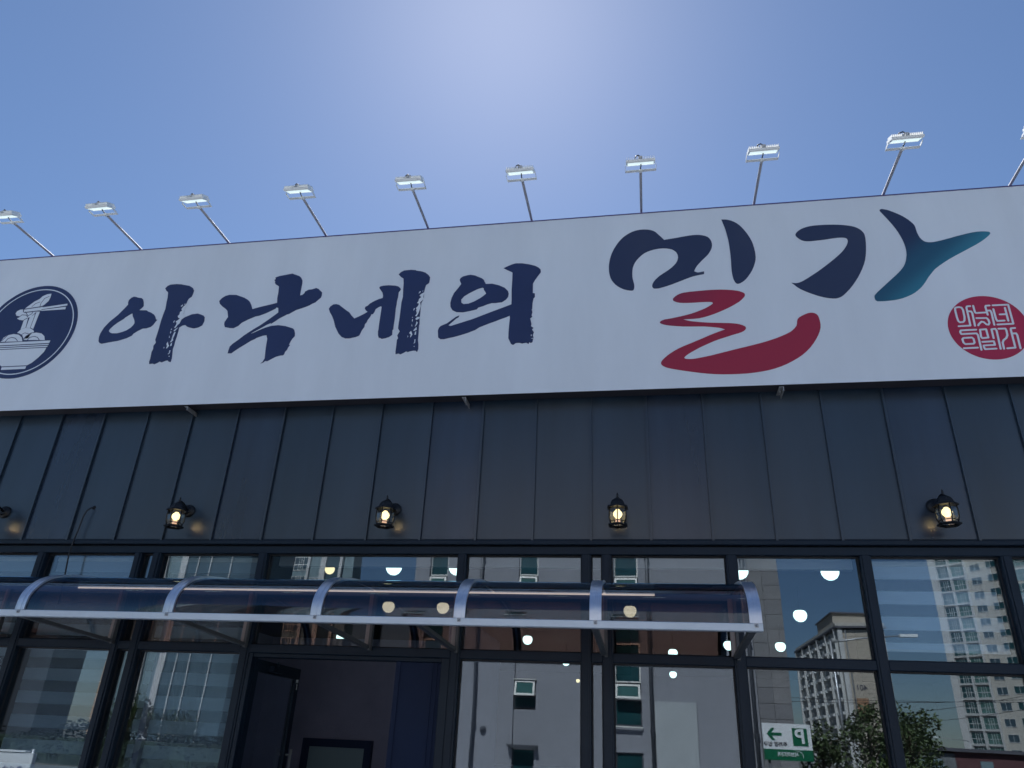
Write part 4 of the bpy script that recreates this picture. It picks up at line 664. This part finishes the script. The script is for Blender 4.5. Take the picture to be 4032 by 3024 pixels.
# ------------------------------------------------------------------ pendants inside
def make_pendant(m):
    t = thing('pendant_lamp', (0, 0, 0), '', 'pendant lamp', 'globe pendant lamps inside the restaurant')
    MB().lathe((0, 0, 0), [(.004, -.082), (.030, -.078), (.058, -.060), (.077, -.030), (.083, 0), (.078, .028), (.060, .050), (.040, .058)], 20).build('globe', m, t)
    MB().lathe((0, 0, 0), [(.052, .050), (.046, .066), (.022, .080), (.006, .085)], 14).build('lamp_cap', M['blackiron'], t)
    MB().tube([(0, 0, .083), (0, 0, .34)], .004, 5).build('cord', M['blackiron'], t)
    return t
PEND = [  # x, y, warm, z, label
 (-2.58, 1.01, 0, 3.2, 'white globe pendant half hidden by the bulkhead, between the second and third canopy ribs'),
 (-1.90, .99, 0, 3.2, 'white globe pendant above the canopy, cut by the mullion left of the beige reflection'),
 (-3.28, 1.00, 1, 3.17, 'small warm pendant shade, leftmost lamp behind the panes above the canopy'),
 (.90, 1.06, 0, 3.2, 'white globe pendant just above the right end of the canopy'),
 (1.73, 1.07, 0, 3.2, 'large white globe pendant cut flat at its top in the pane right of the canopy'),
 (1.89, 3.61, 0, 3.2, 'white globe pendant in front of the reflected sky right of the canopy end'),
 (2.11, 6.70, 0, 3.2, 'white globe pendant beside the reflected stone wall, lowest of the three in its pane'),
 (.55, 12.19, 0, 3.2, 'white globe pendant below the transom under the canopy right half'),
 (.44, 7.95, 0, 3.2, 'white globe pendant with only its top above the transom under the canopy'),
 (1.30, 6.69, 0, 3.2, 'white globe pendant beside the rightmost canopy bracket'),
 (-3.45, 3.47, 0, 3.2, 'globe pendant seen through the bronze sheet, left one of a close pair'),
 (-2.69, 3.48, 0, 3.2, 'globe pendant seen through the bronze sheet, right one of a close pair'),
 (-.21, 3.50, 0, 3.2, 'globe pendant seen alone through the rightmost bronze sheet'),
 (-2.80, 6.63, 0, 3.2, 'white globe pendant below the canopy, left of the dark reflected window strip'),
 (-2.01, 6.59, 0, 3.2, 'white globe pendant in front of the dark reflected window strip below the canopy'),
 (-4.06, 12.29, 0, 3.2, 'small white globe pendant just under the transom right of the door'),
 (-4.35, 15.28, 1, 3.2, 'small yellow globe pendant left of the reflected open sash'),
 (-1.71, 10.04, 0, 3.2, 'white globe pendant half hidden by the transom above the reflected open sash'),
 (-1.89, 14.91, 1, 3.2, 'yellow globe pendant cut by the mullion beside the narrow pane'),
 (-5.47, 6.86, 0, 3.2, 'white globe pendant partly behind a canopy strut left of the entrance')]
pc = make_pendant(M['globe']); pw = make_pendant(M['globewarm']); used = [0, 0]
for x, y, wv, z, lab in PEND:
    src = (pc, pw)[wv]
    t = src if not used[wv] else copy_tree(src)
    used[wv] = 1
    t.location = (x, y, z); t['label'] = lab
    if x == -3.28: t.scale = (.62, .62, .62)

# ------------------------------------------------------------------ blinds behind the glass
def make_blind(x0, x1, z0, z1, lab):
    t = thing('roller_blind', ((x0+x1)/2, .17, z1), lab, 'blind', 'zebra roller blinds behind the glass')
    MB().box(x0, x1, .15, .20, z1, z1+.04).build('blind_headrail', M['whitemetal'], t)
    k = 0; z = z1
    while z > z0 + .02:
        h = .105 if k % 2 == 0 else .095
        zb = max(z0, z-h)
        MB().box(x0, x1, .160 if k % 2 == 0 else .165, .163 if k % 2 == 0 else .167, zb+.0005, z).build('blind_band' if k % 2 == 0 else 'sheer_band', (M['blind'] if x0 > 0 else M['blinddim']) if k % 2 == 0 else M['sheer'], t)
        z = zb; k += 1
    MB().box(x0, x1, .155, .172, z0-.018, z0).build('bottom_bar', M['whitemetal'], t)
    return t
make_blind(1.83, 2.75, 2.40, 3.05, 'striped blind drawn half down in the tall pane at the right')
make_blind(2.87, 3.82, 2.40, 3.05, 'striped blind at the right edge of the photo')
make_blind(-5.81, -4.86, .6, 3.05, 'striped blind drawn down behind the panes left of the narrow pane')
make_blind(-4.55, -3.57, .9, 3.05, 'striped blind drawn down in the bay beside the entrance door')
make_blind(-6.92, -5.93, .3, 3.05, 'striped blind at the left edge of the photo')

# ------------------------------------------------------------------ across the street (seen in the glass)
O = thing('plaster_building', (-1.8, -17.6, 0), 'beige grey plastered building with a stone slab corner reflected in the shopfront glass', 'building')
yF = -17.6
# wall pieces around recessed window strips  (x0,x1) strips are cut
strips = [(-7.13, -6.50), (-4.10, -3.44), (-1.02, -.24)]
H_O = 9.7
xs = [-7.62]
for a, b_ in strips: xs += [a, b_]
xs.append(3.10)
for i in range(0, len(xs), 2): box('wall', M['plaster'], O, xs[i], xs[i+1], yF-.3, yF, 0, H_O)
box('rear_block', M['plaster'], O, -7.6, 4.0, yF-11, yF-.302, 0, H_O-.02)
for (a, b_) in strips:
    first = a < -7
    zw = [(0, 1.0, 0), (1.0, 1.50, 2), (1.50, 2.16, 0), (2.20, 2.92, 2), (2.92, 3.36, 1), (3.40, 4.55, 3), (4.55, 5.2, 2), (6.02, 6.50, 1), (6.54, 7.9, 3), (7.9, 9.7, 0)]
    if a > -5 and a < -3: zw = [(0, .5, 0), (.5, 1.50, 2), (1.58, 2.56, 0), (2.60, 2.92, 2), (2.92, 3.38, 1), (3.42, 6.00, 0), (6.04, 6.52, 1), (6.56, 8.2, 3), (8.2, 9.7, 0)]
    for z0, z1, tp in zw:
        if tp == 0: box('spandrel', M['plaster'], O, a+.001, b_-.001, yF-.3, yF-.06, z0, z1-.002)
        else:
            y1 = yF - (.10 if tp != 1 else .0)
            w = MB().box(a+.002, a+.045, y1-.06, y1, z0+.002, z1-.002).box(b_-.045, b_-.002, y1-.06, y1, z0+.002, z1-.002).box(a+.045, b_-.045, y1-.06, y1, z0+.002, z0+.045).box(a+.045, b_-.045, y1-.06, y1, z1-.045, z1-.002)
            if tp == 1:   # open awning sash, leaning out at the bottom
                w = MB(); c = Vector(((a+b_)/2, yF+.06, (z0+z1)/2)); rot = Matrix.Rotation(R(14), 3, 'X'); hw, hh = (b_-a)/2-.03, (z1-z0)/2-.01
                ax, ay, az = rot @ Vector((1, 0, 0)), rot @ Vector((0, 1, 0)), rot @ Vector((0, 0, 1))
                for cx, cz, sx, sz in ((-hw+.03, 0, .03, hh), (hw-.03, 0, .03, hh), (0, hh-.03, hw-.06, .03), (0, -hh+.03, hw-.06, .03)):
                    w.obox(c+ax*cx+az*cz, ax, ay, az, sx, .025, sz)
                ww = w.build('window', M['sash'], O)
                MB().obox(c, ax, ay, az, hw-.06, .008, hh-.06).build('pane', M['tealglass'], ww)
            else:
                ww = w.build('window', M['sash'] if tp == 3 else M['pipe'], O)
                MB().box(a+.045, b_-.045, y1-.045, y1-.03, z0+.045, z1-.045).build('pane', M['darkglass'], ww)
                if tp == 3: MB().box(a+.045, b_-.045, y1-.03, y1-.01, z0+(z1-z0)*.45, z0+(z1-z0)*.45+.03).build('glazing_bar', M['sash'], ww)
    box('ledge', M['sash'], O, a-.02, b_+.02, yF+.001, yF+.07, 2.165 if a > -3 else 3.385, 2.20 if a > -3 else 3.415)
box('window_hood', M['pipe'], O, -4.22, -3.34, yF+.001, yF+.22, 1.51, 1.58)
for x in (-5.31, .05, 2.97):
    p = MB().tube([(x, yF+.07, .1), (x, yF+.07, H_O)], .055, 10)
    for z in (2.1, 4.6, 7.1, 9.3): p.box(x-.075, x+.075, yF+.002, yF+.13, z, z+.04)
    p.build('downpipe', M['pipe'], O)
box('white_wall_panel', M['palepanel'], O, .14, 1.32, yF+.002, yF+.06, .2, 2.90)
MB().lathe((-5.0, yF+.002, 1.95), [(.10, -.0), (.10, -.05), (.05, -.09), (.02, -.11)], 12, 'y').build('wall_vent', M['pipe'], O)
sm_ = ['stone', 'stone2', 'stone3']
rr = random.Random(9); z = .02
while z < H_O-.05:
    for j, (xa, xb) in enumerate(((3.115, 3.53), (3.538, 4.035))):
        box('stone_slab', M[sm_[rr.randrange(3)]], O, xa, xb, yF-.33, yF+.012+rr.uniform(0, .004), z+.005, min(z+.415, H_O))
    z += .42
for k in range(8):
    z = .02; 
    for zz in range(29):
        if z+.415 < H_O: box('stone_slab', M[sm_[rr.randrange(3)]], O, 4.002, 4.045, yF-.335-1.3*(k+1)+.004, yF-.335-1.3*k-.004, z+.005, z+.415)
        z += .42
box('coping', M['pipe'], O, -7.70, 4.12, yF-11.1, yF+.09, H_O+.001, H_O+.16)

# parking sign on the corner pier
P = thing('parking_sign', (3.75, -16.4, 0), 'white and green parking entrance sign with an arrow reflected beside the stone corner', 'sign')
yS = -16.5; sx0, sx1, sz0, sz1 = 3.00, 4.25, 1.62, 2.40
ZC = (sz0+sz1)/2
box('sign_panel', M['signwhite'], P, sx0, sx1, yS-.14, yS, 1.76, 2.40)
box('green_strip', M['green'], P, sx0-.0, sx1, yS-.138, yS-.002, 1.50, 1.757)
for x in (sx0+.12, sx1-.12): MB().tube([(x, yS-.09, 0), (x, yS-.09, 1.55)], .035, 10).build('post', M['pipe'], P)
gp = MB().box(3.76, 4.15, yS, yS+.012, 1.86, 2.30).build('green_square', M['green'], P)
text_mesh('letter_p', 'P', .50, M['signwhite'], gp, (3.955, yS+.022, 2.075), FACE_SHOP, .008, .012)
ar = MB(); ay0, ay1 = yS+.001, yS+.012
def arrow_poly(pts): ar.add([(x, ay1, z) for x, z in pts]+[(x, ay0, z) for x, z in pts], [tuple(range(len(pts)))[::-1]]+[(i, (i+1) % len(pts), len(pts)+(i+1) % len(pts), len(pts)+i) for i in range(len(pts))])
arrow_poly([(3.10, 2.13), (3.22, 2.28), (3.31, 2.28), (3.215, 2.165), (3.48, 2.165), (3.48, 2.095), (3.215, 2.095), (3.31, 1.98), (3.22, 1.98)])
ar.build('arrow', M['green'], P)
text_mesh('sign_text', '주차장 입구', .125, M['ink'], P, (3.30, yS+.006, 1.87), FACE_SHOP, .003, .002)
gs = text_mesh('sign_text', '서브미디어', .12, M['signwhite'], P, (3.60, yS+.004, 1.64), FACE_SHOP, .003, .003)
sw = MB(); sw.tube([(3.86+.13*math.cos(t*.25), yS+.006, 1.60+.12*math.sin(t*.25)) for t in range(-1, 9)], .010, 6, r1=.004); sw.build('swoosh', M['signwhite'], P)

# low board with the same artwork near the left
Q = thing('standing_board', (-18.3, -13.0, 0), 'low white standing board printed with the small restaurant name, mirrored in the lower left pane', 'sign')
box('board_panel', M['signwhite'], Q, -20.4, -16.22, -13.12, -13.0, .03, .80)
box('board_cap', M['signwhite'], Q, -20.4, -16.45, -13.14, -12.98, .815, .86)
for x in (-20.3, -16.3): MB().tube([(x, -13.06, -.1), (x, -13.06, .9)], .04, 8).build('board_post', M['metal'], Q)
for L in letters + [em]:
    c = L.copy(); COL.objects.link(c); c.parent = Q
    s_ = .145
    c.scale = (s_, s_, s_); c.rotation_euler = (0, 0, math.pi)
    # sign coordinates are relative to the sign's base point; put emblem at x=-16.5
    c.location = (-16.50 + s_*(EC[0]-soff.x) - Q.location.x, .012, .40 - s_*(EC[1]-soff.z)); c.name = 'board_print'
    if 'label' in c: c['label'] = c['label'].replace('navy', 'small navy')

# ------------------------------------------------------------------ apartment towers
def tower_window(w, h):
    b = MB().box(-w/2, w/2, -.02, .05, -h/2, -h/2+.07).box(-w/2, w/2, -.02, .05, h/2-.07, h/2).box(-w/2, -w/2+.07, -.02, .05, -h/2+.07, h/2-.07).box(w/2-.07, w/2, -.02, .05, -h/2+.07, h/2-.07).box(-.035, .035, -.02, .05, -h/2+.07, h/2-.07)
    p = MB().box(-w/2+.07, w/2-.07, -.02, .012, -h/2+.07, h/2-.07)
    return b, p
class WinKit:
    def __init__(s, w, h, fm, pm, bars=1, balcony=False):
        b, p = tower_window(w, h)
        if bars > 1:
            for k in range(1, bars): b.box(-w/2+w*k/bars-.04, -w/2+w*k/bars+.04, -.02, .055, -h/2+.07, h/2-.07)
        if balcony: b.box(-w/2, w/2, -.02, .06, -h/2+h*.42, -h/2+h*.42+.09)
        s.fr = b.build('window', fm); s.pn = p.build('pane', pm, s.fr, local=True); s.used = False
    def put(s, parent, loc, rz=0, pm=None):
        if not s.used: f = s.fr; s.used = True
        else:
            f = s.fr.copy(); COL.objects.link(f); pn = s.pn.copy(); COL.objects.link(pn); pn.parent = f
        f.parent = parent; f.location = loc; f.rotation_euler = (0, 0, rz); return f
# right tower, face turned towards the shop; local x along the face, +y outwards
T = thing('apartment_tower', (60.1, -165, -.1), 'tall cream apartment tower with glazed balconies filling the right edge of the reflection', 'building', rz=R(48))
HT = 49.4
def lbox(name, m, par, *a): return MB().box(*a).build(name, m, par, local=True)
lbox('tower_body', M['towerwall'], T, 0, 34, -14, 0, 0, HT)
lbox('white_pier', M['towerwhite'], T, -.05, 1.35, .001, .5, 0, HT)
for x in (4.05, 7.15, 19.0, 22.0): lbox('white_pier', M['towerwhite'], T, x-.14, x+.14, .001, .62, 0, HT)
kb1 = WinKit(2.5, 2.1, M['towerwhite'], M['darkglass'], 3, True); kb2 = WinKit(2.8, 2.1, M['towerwhite'], M['tealglass'], 3, True)
kw = WinKit(2.05, 1.35, M['towerwhite'], M['towerdark']); kw2 = WinKit(1.95, 1.35, M['towerwhite'], M['darkglass'])
kb3 = WinKit(3.6, 2.1, M['towerwhite'], M['tealglass'], 4, True)
for f_ in range(19):
    z = 1.45 + 2.6*f_
    kb1.put(T, (2.65, .03, z)); kb2.put(T, (5.6, .03, z)); kw.put(T, (9.05, .03, z+.1)); kw2.put(T, (12.2, .03, z+.25))
    kb3.put(T, (16.9, .03, z)); kb1.put(T, (20.5, .03, z))
    lbox('floor_band', M['towerwhite'], T, 1.351, 3.909, .001, .30, z-1.36, z-1.14)
    lbox('floor_band', M['towerwhite'], T, 4.191, 7.009, .001, .30, z-1.36, z-1.14)
# tower with the number 401: gable faces the shop, long side faces left
G_ = thing('apartment_block', (46.6, -175, -.1), 'cream apartment block numbered 401 with an orange square on its blank gable', 'building')
gx0, gx1 = 41.9, 51.3; HG = 27.9
box('block_body', M['towerwall'], G_, gx0, gx1, -226, -175.0, -.1, HG)
for k in range(34):
    box('gable_course', M['gable'], G_, gx0+1.0, gx1-.3, -174.99, -174.93, k*.8+.02, k*.8+.76)
box('corner_pier', M['towerwhite'], G_, gx0-.05, gx0+.9, -174.99, -174.6, 0, HG+.3)
MB().tube([(gx0+1.5, -174.75, 0), (gx0+1.5, -174.75, HG)], .16, 8).build('downpipe', M['greywall'], G_)
box('roof_slab', M['roofdark'], G_, gx0-.6, gx1+.5, -227, -174.3, HG+.31, HG+.75)
box('parapet', M['towerwall'], G_, gx0-.3, gx1+.2, -226.5, -174.8, HG+.76, HG+1.5)
box('penthouse', M['gable'], G_, gx0+.2, gx0+7.2, -196, -178.5, HG+1.51, HG+3.9)
box('penthouse_roof', M['roofdark'], G_, gx0-.1, gx0+7.5, -196.4, -178.1, HG+3.91, HG+4.2)
text_mesh('block_number', '401', 1.5, M['roofdark'], G_, (44.95, -174.88, 15.4), FACE_SHOP, .03, .03)
box('orange_square', M['orange'], G_, 43.7, 46.0, -174.925, -174.86, 9.6, 13.4)
k1 = WinKit(2.4, 1.6, M['towerwhite'], M['towerdark'])
for f_ in range(11):
    for j in range(10):
        z = 1.5 + 2.55*f_; y = -178.5 - 4.9*j
        k1.put(G_, (gx0-.03-G_.location.x, y-G_.location.y, z), R(90))
        if j % 2 == 0: box('balcony_box', M['towerwhite'], G_, gx0-1.0, gx0-.08, y-1.9, y+1.9, z-1.35, z-.72)
        else: box('air_conditioner', M['whitemetal'], G_, gx0-.62, gx0-.09, y-.6, y+.5, z-1.3, z-.75)
for j in range(6): box('wall_rib', M['towerwhite'], G_, gx0-.6, gx0-.01, -176.3-9.8*j-.3, -176.3-9.8*j+.1, 0, HG+.3)
# left tower 504
F_ = thing('grey_tower', (-62, -90, -.1), 'blue grey apartment tower with white strips numbered 504 reflected left of the door', 'building')
box('tower_body', M['towergrey'], F_, -69.2, -54.5, -106, -90.0, -.1, 42)
box('white_strip', M['towerwhite'], F_, -67.45, -67.25, -89.99, -89.7, 0, 42)
box('white_strip', M['towerwhite'], F_, -65.1, -64.15, -89.99, -89.6, 0, 42)
box('dark_glazing', M['towerdark'], F_, -64.14, -54.5, -89.99, -89.8, 0, 42)
for x in (-62.5, -60.6, -57.6): box('white_strip', M['towerwhite'], F_, x-.07, x+.07, -89.79, -89.6, 0, 42)
text_mesh('tower_number', '504', 1.1, M['towerwhite'], F_, (-66.3, -89.95, 2.6), FACE_SHOP, .02, .02)
k2 = WinKit(1.55, 1.9, M['towerwhite'], M['towerdark'], 2, True)
for f_ in range(15): k2.put(F_, (-68.35-F_.location.x, .03, 1.4+2.7*f_))
F2 = thing('grey_tower', (-70.4, -91, -.1), 'narrow grey blue gable with a white edge, left of the tower numbered 504', 'building')
box('tower_body', M['towergrey'], F2, -71.7, -69.3, -106, -91.0, -.1, 16.5)
box('white_strip', M['towerwhite'], F2, -71.75, -71.45, -90.99, -90.8, 0, 16.5)
text_mesh('tower_number', '50', 1.1, M['towerwhite'], F2, (-70.4, -90.95, 2.6), FACE_SHOP, .02, .02)
F3 = thing('terracotta_building', (-74, -93, -.1), 'narrow strip of a terracotta coloured building beside the sky in the left pane', 'building')
box('wall', M['brownstripe'], F3, -75.6, -73.9, -104, -93.0, -.1, 17)
box('roof', M['roofdark'], F3, -75.8, -73.7, -104.2, -92.8, 17.01, 17.4)
F4 = thing('dark_building', (-42, -40, -.1), 'dark grey building side filling the left pane behind the striped blind', 'building')
box('wall', M['darkwall'], F4, -62, -39.4, -43, -40.0, -.1, 7.0)
box('roof', M['roofdark'], F4, -62.2, -39.3, -43.1, -39.9, 7.01, 7.3)
# middle tower 202
F5 = thing('grey_tower', (-43, -90, -.1), 'slim grey tower with a grid of balconies and a white arch reflected above the canopy', 'building')
box('tower_body', M['towergrey'], F5, -48.2, -39.4, -93, -90.0, -.1, 36)
box('white_strip', M['towerwhite'], F5, -45.95, -45.6, -89.99, -89.7, 0, 36)
box('white_strip', M['towerwhite'], F5, -43.9, -43.15, -89.99, -89.6, 0, 36)
box('dark_glazing', M['towerdark'], F5, -43.14, -41.3, -89.99, -89.85, 0, 36)
box('white_frame', M['towerwhite'], F5, -41.29, -40.9, -89.99, -89.5, 0, 25.5)
box('white_frame', M['towerwhite'], F5, -42.6, -41.291, -89.84, -89.5, 24.6, 25.5)
for k in range(3): box('louvre', M['roofdark'], F5, -42.4, -41.4, -89.49, -89.44, 24.7+k*.26, 24.82+k*.26)
text_mesh('tower_number', '203', .95, M['towerwhite'], F5, (-44.75, -89.95, 20.6), FACE_SHOP, .02, .02)
k3 = WinKit(2.1, 1.9, M['sash'], M['towerdark'], 3, True)
for f_ in range(13): k3.put(F5, (-47.1-F5.location.x, .03, 1.4+2.7*f_))
# low shops at the lower right
F6 = thing('low_shop', (24, -60, -.1), 'low grey and dull red shop row at the foot of the cream tower', 'building')
box('wall', M['redwall'], F6, 22.4, 34, -68, -60.0, -.1, 2.5)
box('wall', M['greywall'], F6, 18.9, 22.39, -68, -60.0, -.1, 2.35)
box('roof', M['roofdark'], F6, 18.7, 34.2, -68.2, -59.7, 2.51, 2.75)
for x in (19.6, 20.7, 24.0, 27.0): box('shop_window', M['towergrey'], F6, x, x+.8, -59.99, -59.93, .7, 1.9)

# trees, street lamps, wires
def tree(x, y, h, r, lab, mleaf, seed, n=2600, squash=.8):
    rr = random.Random(seed)
    t = thing('street_tree', (x, y, -.1), lab, 'tree', 'street trees across the road')
    tk = MB().tube([(x, y, -.1), (x+.03, y, h*.25), (x-.02, y+.03, h*.5), (x+.05, y, h*.75)], .085, 8, r1=.04)
    ends = []
    for k in range(9):
        a = k*2.4; z = h*(.35+.05*k) - .15; ex = Vector((x+math.cos(a)*r*.7, y+math.sin(a)*r*.7, z+r*.45)); ends.append(ex)
        tk.tube([(x, y, z*.9), tuple((Vector((x, y, z))+ex)/2+Vector((0, 0, .1))), tuple(ex)], .035, 5, r1=.012)
    tk.build('trunk', M['bark'], t)
    b = MB(); cl = [ends[i] for i in range(9)] + [Vector((x+rr.uniform(-.5, .5)*r, y+rr.uniform(-.5, .5)*r, h*(.6+.4*rr.random()))) for _ in range(8)]
    cr = [r*rr.uniform(.28, .5) for _ in cl]
    for k in range(n):
        i = rr.randrange(len(cl)); d = Vector((rr.gauss(0, 1), rr.gauss(0, 1), rr.gauss(0, squash))).normalized()
        c = cl[i] + d*cr[i]*rr.random()**.4
        a = Vector((rr.gauss(0, 1), rr.gauss(0, 1), rr.gauss(0, .6))).normalized(); s_ = rr.uniform(.05, .10); w = a.orthogonal().normalized()*s_*.45
        b.add([c-a*s_, c+w, c+a*s_, c-w], [(0, 1, 2, 3)])
    kind(b.build('crown', M[mleaf], t), 'stuff')
    return t
tree(5.95, -24, 2.6, 1.0, 'leafy street tree next to the parking sign, in front of the block numbered 401', 'leaf', 1, 1500)
tree(7.55, -24, 3.5, .95, 'slender leafy tree overlapping the gable of the numbered block', 'leaf', 12, 1500)
tree(9.15, -25, 3.5, 1.1, 'taller leafy tree between the numbered block and the cream tower', 'leaf', 2, 1900)
tree(7.6, -21, 1.5, 1.1, 'low yellow green tree under the two taller ones', 'leaf2', 3, 1600)
tree(10.3, -30, 3.0, 1.1, 'small tree left of the dull red shop row', 'leaf', 4, 1800)
tree(-25.6, -30, 2.4, 1.4, 'yellow green tree low in the narrow left pane', 'leaf2', 5, 2000)
tree(-23.4, -30, 1.9, 1.6, 'dark low tree in the bay beside the door', 'leaf', 6, 2200)
tree(-27.5, -33, 3.0, 1.1, 'bushy tree at the edge of the terracotta building', 'leaf', 7, 1600)
def street_lamp(x, y, h, arm, lab, side=1):
    t = thing('street_lamp', (x, y, -.1), lab, 'street lamp', 'street lamps across the road')
    MB().tube([(x, y, -.1), (x, y, h)], .075, 8, r1=.05).build('pole', M['metal'], t)
    MB().tube([(x, y, h-.05), (x+side*arm*.4, y, h+.10), (x+side*arm, y, h+.22)], .04, 8, r1=.028).build('lamp_arm', M['metal'], t)
    MB().box(min(x+side*arm, x+side*(arm+.65)), max(x+side*arm, x+side*(arm+.65)), y-.12, y+.12, h+.17, h+.28).build('lamp_head', M['whitemetal'], t)
street_lamp(6.95, -25, 5.72, 2.5, 'street lamp whose arm crosses from the numbered block to the striped blind')
street_lamp(41.3, -110, 4.6, 3.6, 'street lamp at the foot of the cream tower with its arm to the left', -1)
def wire(p, q, sag, lab):
    p, q = Vector(p), Vector(q)
    pts = [p.lerp(q, i/14) - Vector((0, 0, sag*4*(i/14)*(1-i/14))) for i in range(15)]
    tag(MB().tube(pts, .013, 4).build('power_line', M['rubber']), lab, 'power line', 'power lines over the road')
wire((4.2, -30, 3.95), (22, -30, 4.5), .25, 'upper power line running behind the trees')
wire((4.2, -30.3, 3.80), (22, -30.3, 4.9), .35, 'power line just under the upper one behind the trees')
wire((9, -31, 2.9), (24, -28, 6.2), .5, 'power line rising steeply across the cream tower')
wire((9, -31, 3.3), (24, -28, 7.0), .6, 'second power line rising across the cream tower')
PL = thing('utility_pole', (22, -30, -.1), 'concrete utility pole holding the power lines, beyond the right edge of the glass', 'utility pole')
MB().tube([(22, -30, -.1), (22, -30, 8.5)], .15, 10, r1=.10).build('pole', M['kerb'], PL)
MB().box(21.2, 22.8, -30.05, -29.95, 7.6, 7.7).build('cross_arm', M['metal'], PL)
hb = MB(); rr = random.Random(21)
for k in range(9000):
    x = rr.uniform(-60, -9); y = -28+rr.uniform(-.8, .8); z = 1.35*rr.random()**.6*(1+.25*math.sin(x*.9)+.15*math.sin(x*2.3)); a = Vector((rr.gauss(0, 1), rr.gauss(0, 1), rr.gauss(0, .6))).normalized(); w = a.orthogonal().normalized()*.06
    c = Vector((x, y, z-.1)); hb.add([c-a*.12, c+w, c+a*.12, c-w], [(0, 1, 2, 3)])
hb.box(-60, -9, -28.5, -27.5, -.16, .95); hd = hb.build('hedge', M['leafdark']); tag(hd, 'long clipped dark green hedge across the road, low in the left panes', 'hedge')
# potted shrub just inside the left glass
sh = thing('potted_shrub', (-4.15, .62, 0.005), 'dark leafy plant just inside the glass beside the entrance door', 'plant')
MB().lathe((-4.15, .62, .005), [(.13, 0), (.19, .30), (.20, .34), (.17, .34)], 14).build('pot', M['pipe'], sh)
b = MB(); rr = random.Random(11)
for k in range(46):
    a = rr.uniform(0, 6.28); l_ = rr.uniform(.35, .62); el = rr.uniform(.7, 1.45); p0 = Vector((-4.15, .62, .5+rr.uniform(0, .45)))
    d = Vector((math.cos(a)*math.cos(el), math.sin(a)*math.cos(el)*.7, math.sin(el)))
    mid = p0+d*l_*.6; tip = p0+d*l_+Vector((math.cos(a)*.14, math.sin(a)*.08, -.05)); w = d.cross(Vector((0, 0, 1))).normalized()*.022
    b.add([p0-w*.3, p0+w*.3, mid+w, mid-w, tip], [(0, 1, 2, 3), (3, 2, 4)])
b.build('leaves', M['leaf'], sh); MB().tube([(-4.15, .62, .3), (-4.14, .62, .95)], .015, 6).build('stem', M['bark'], sh)
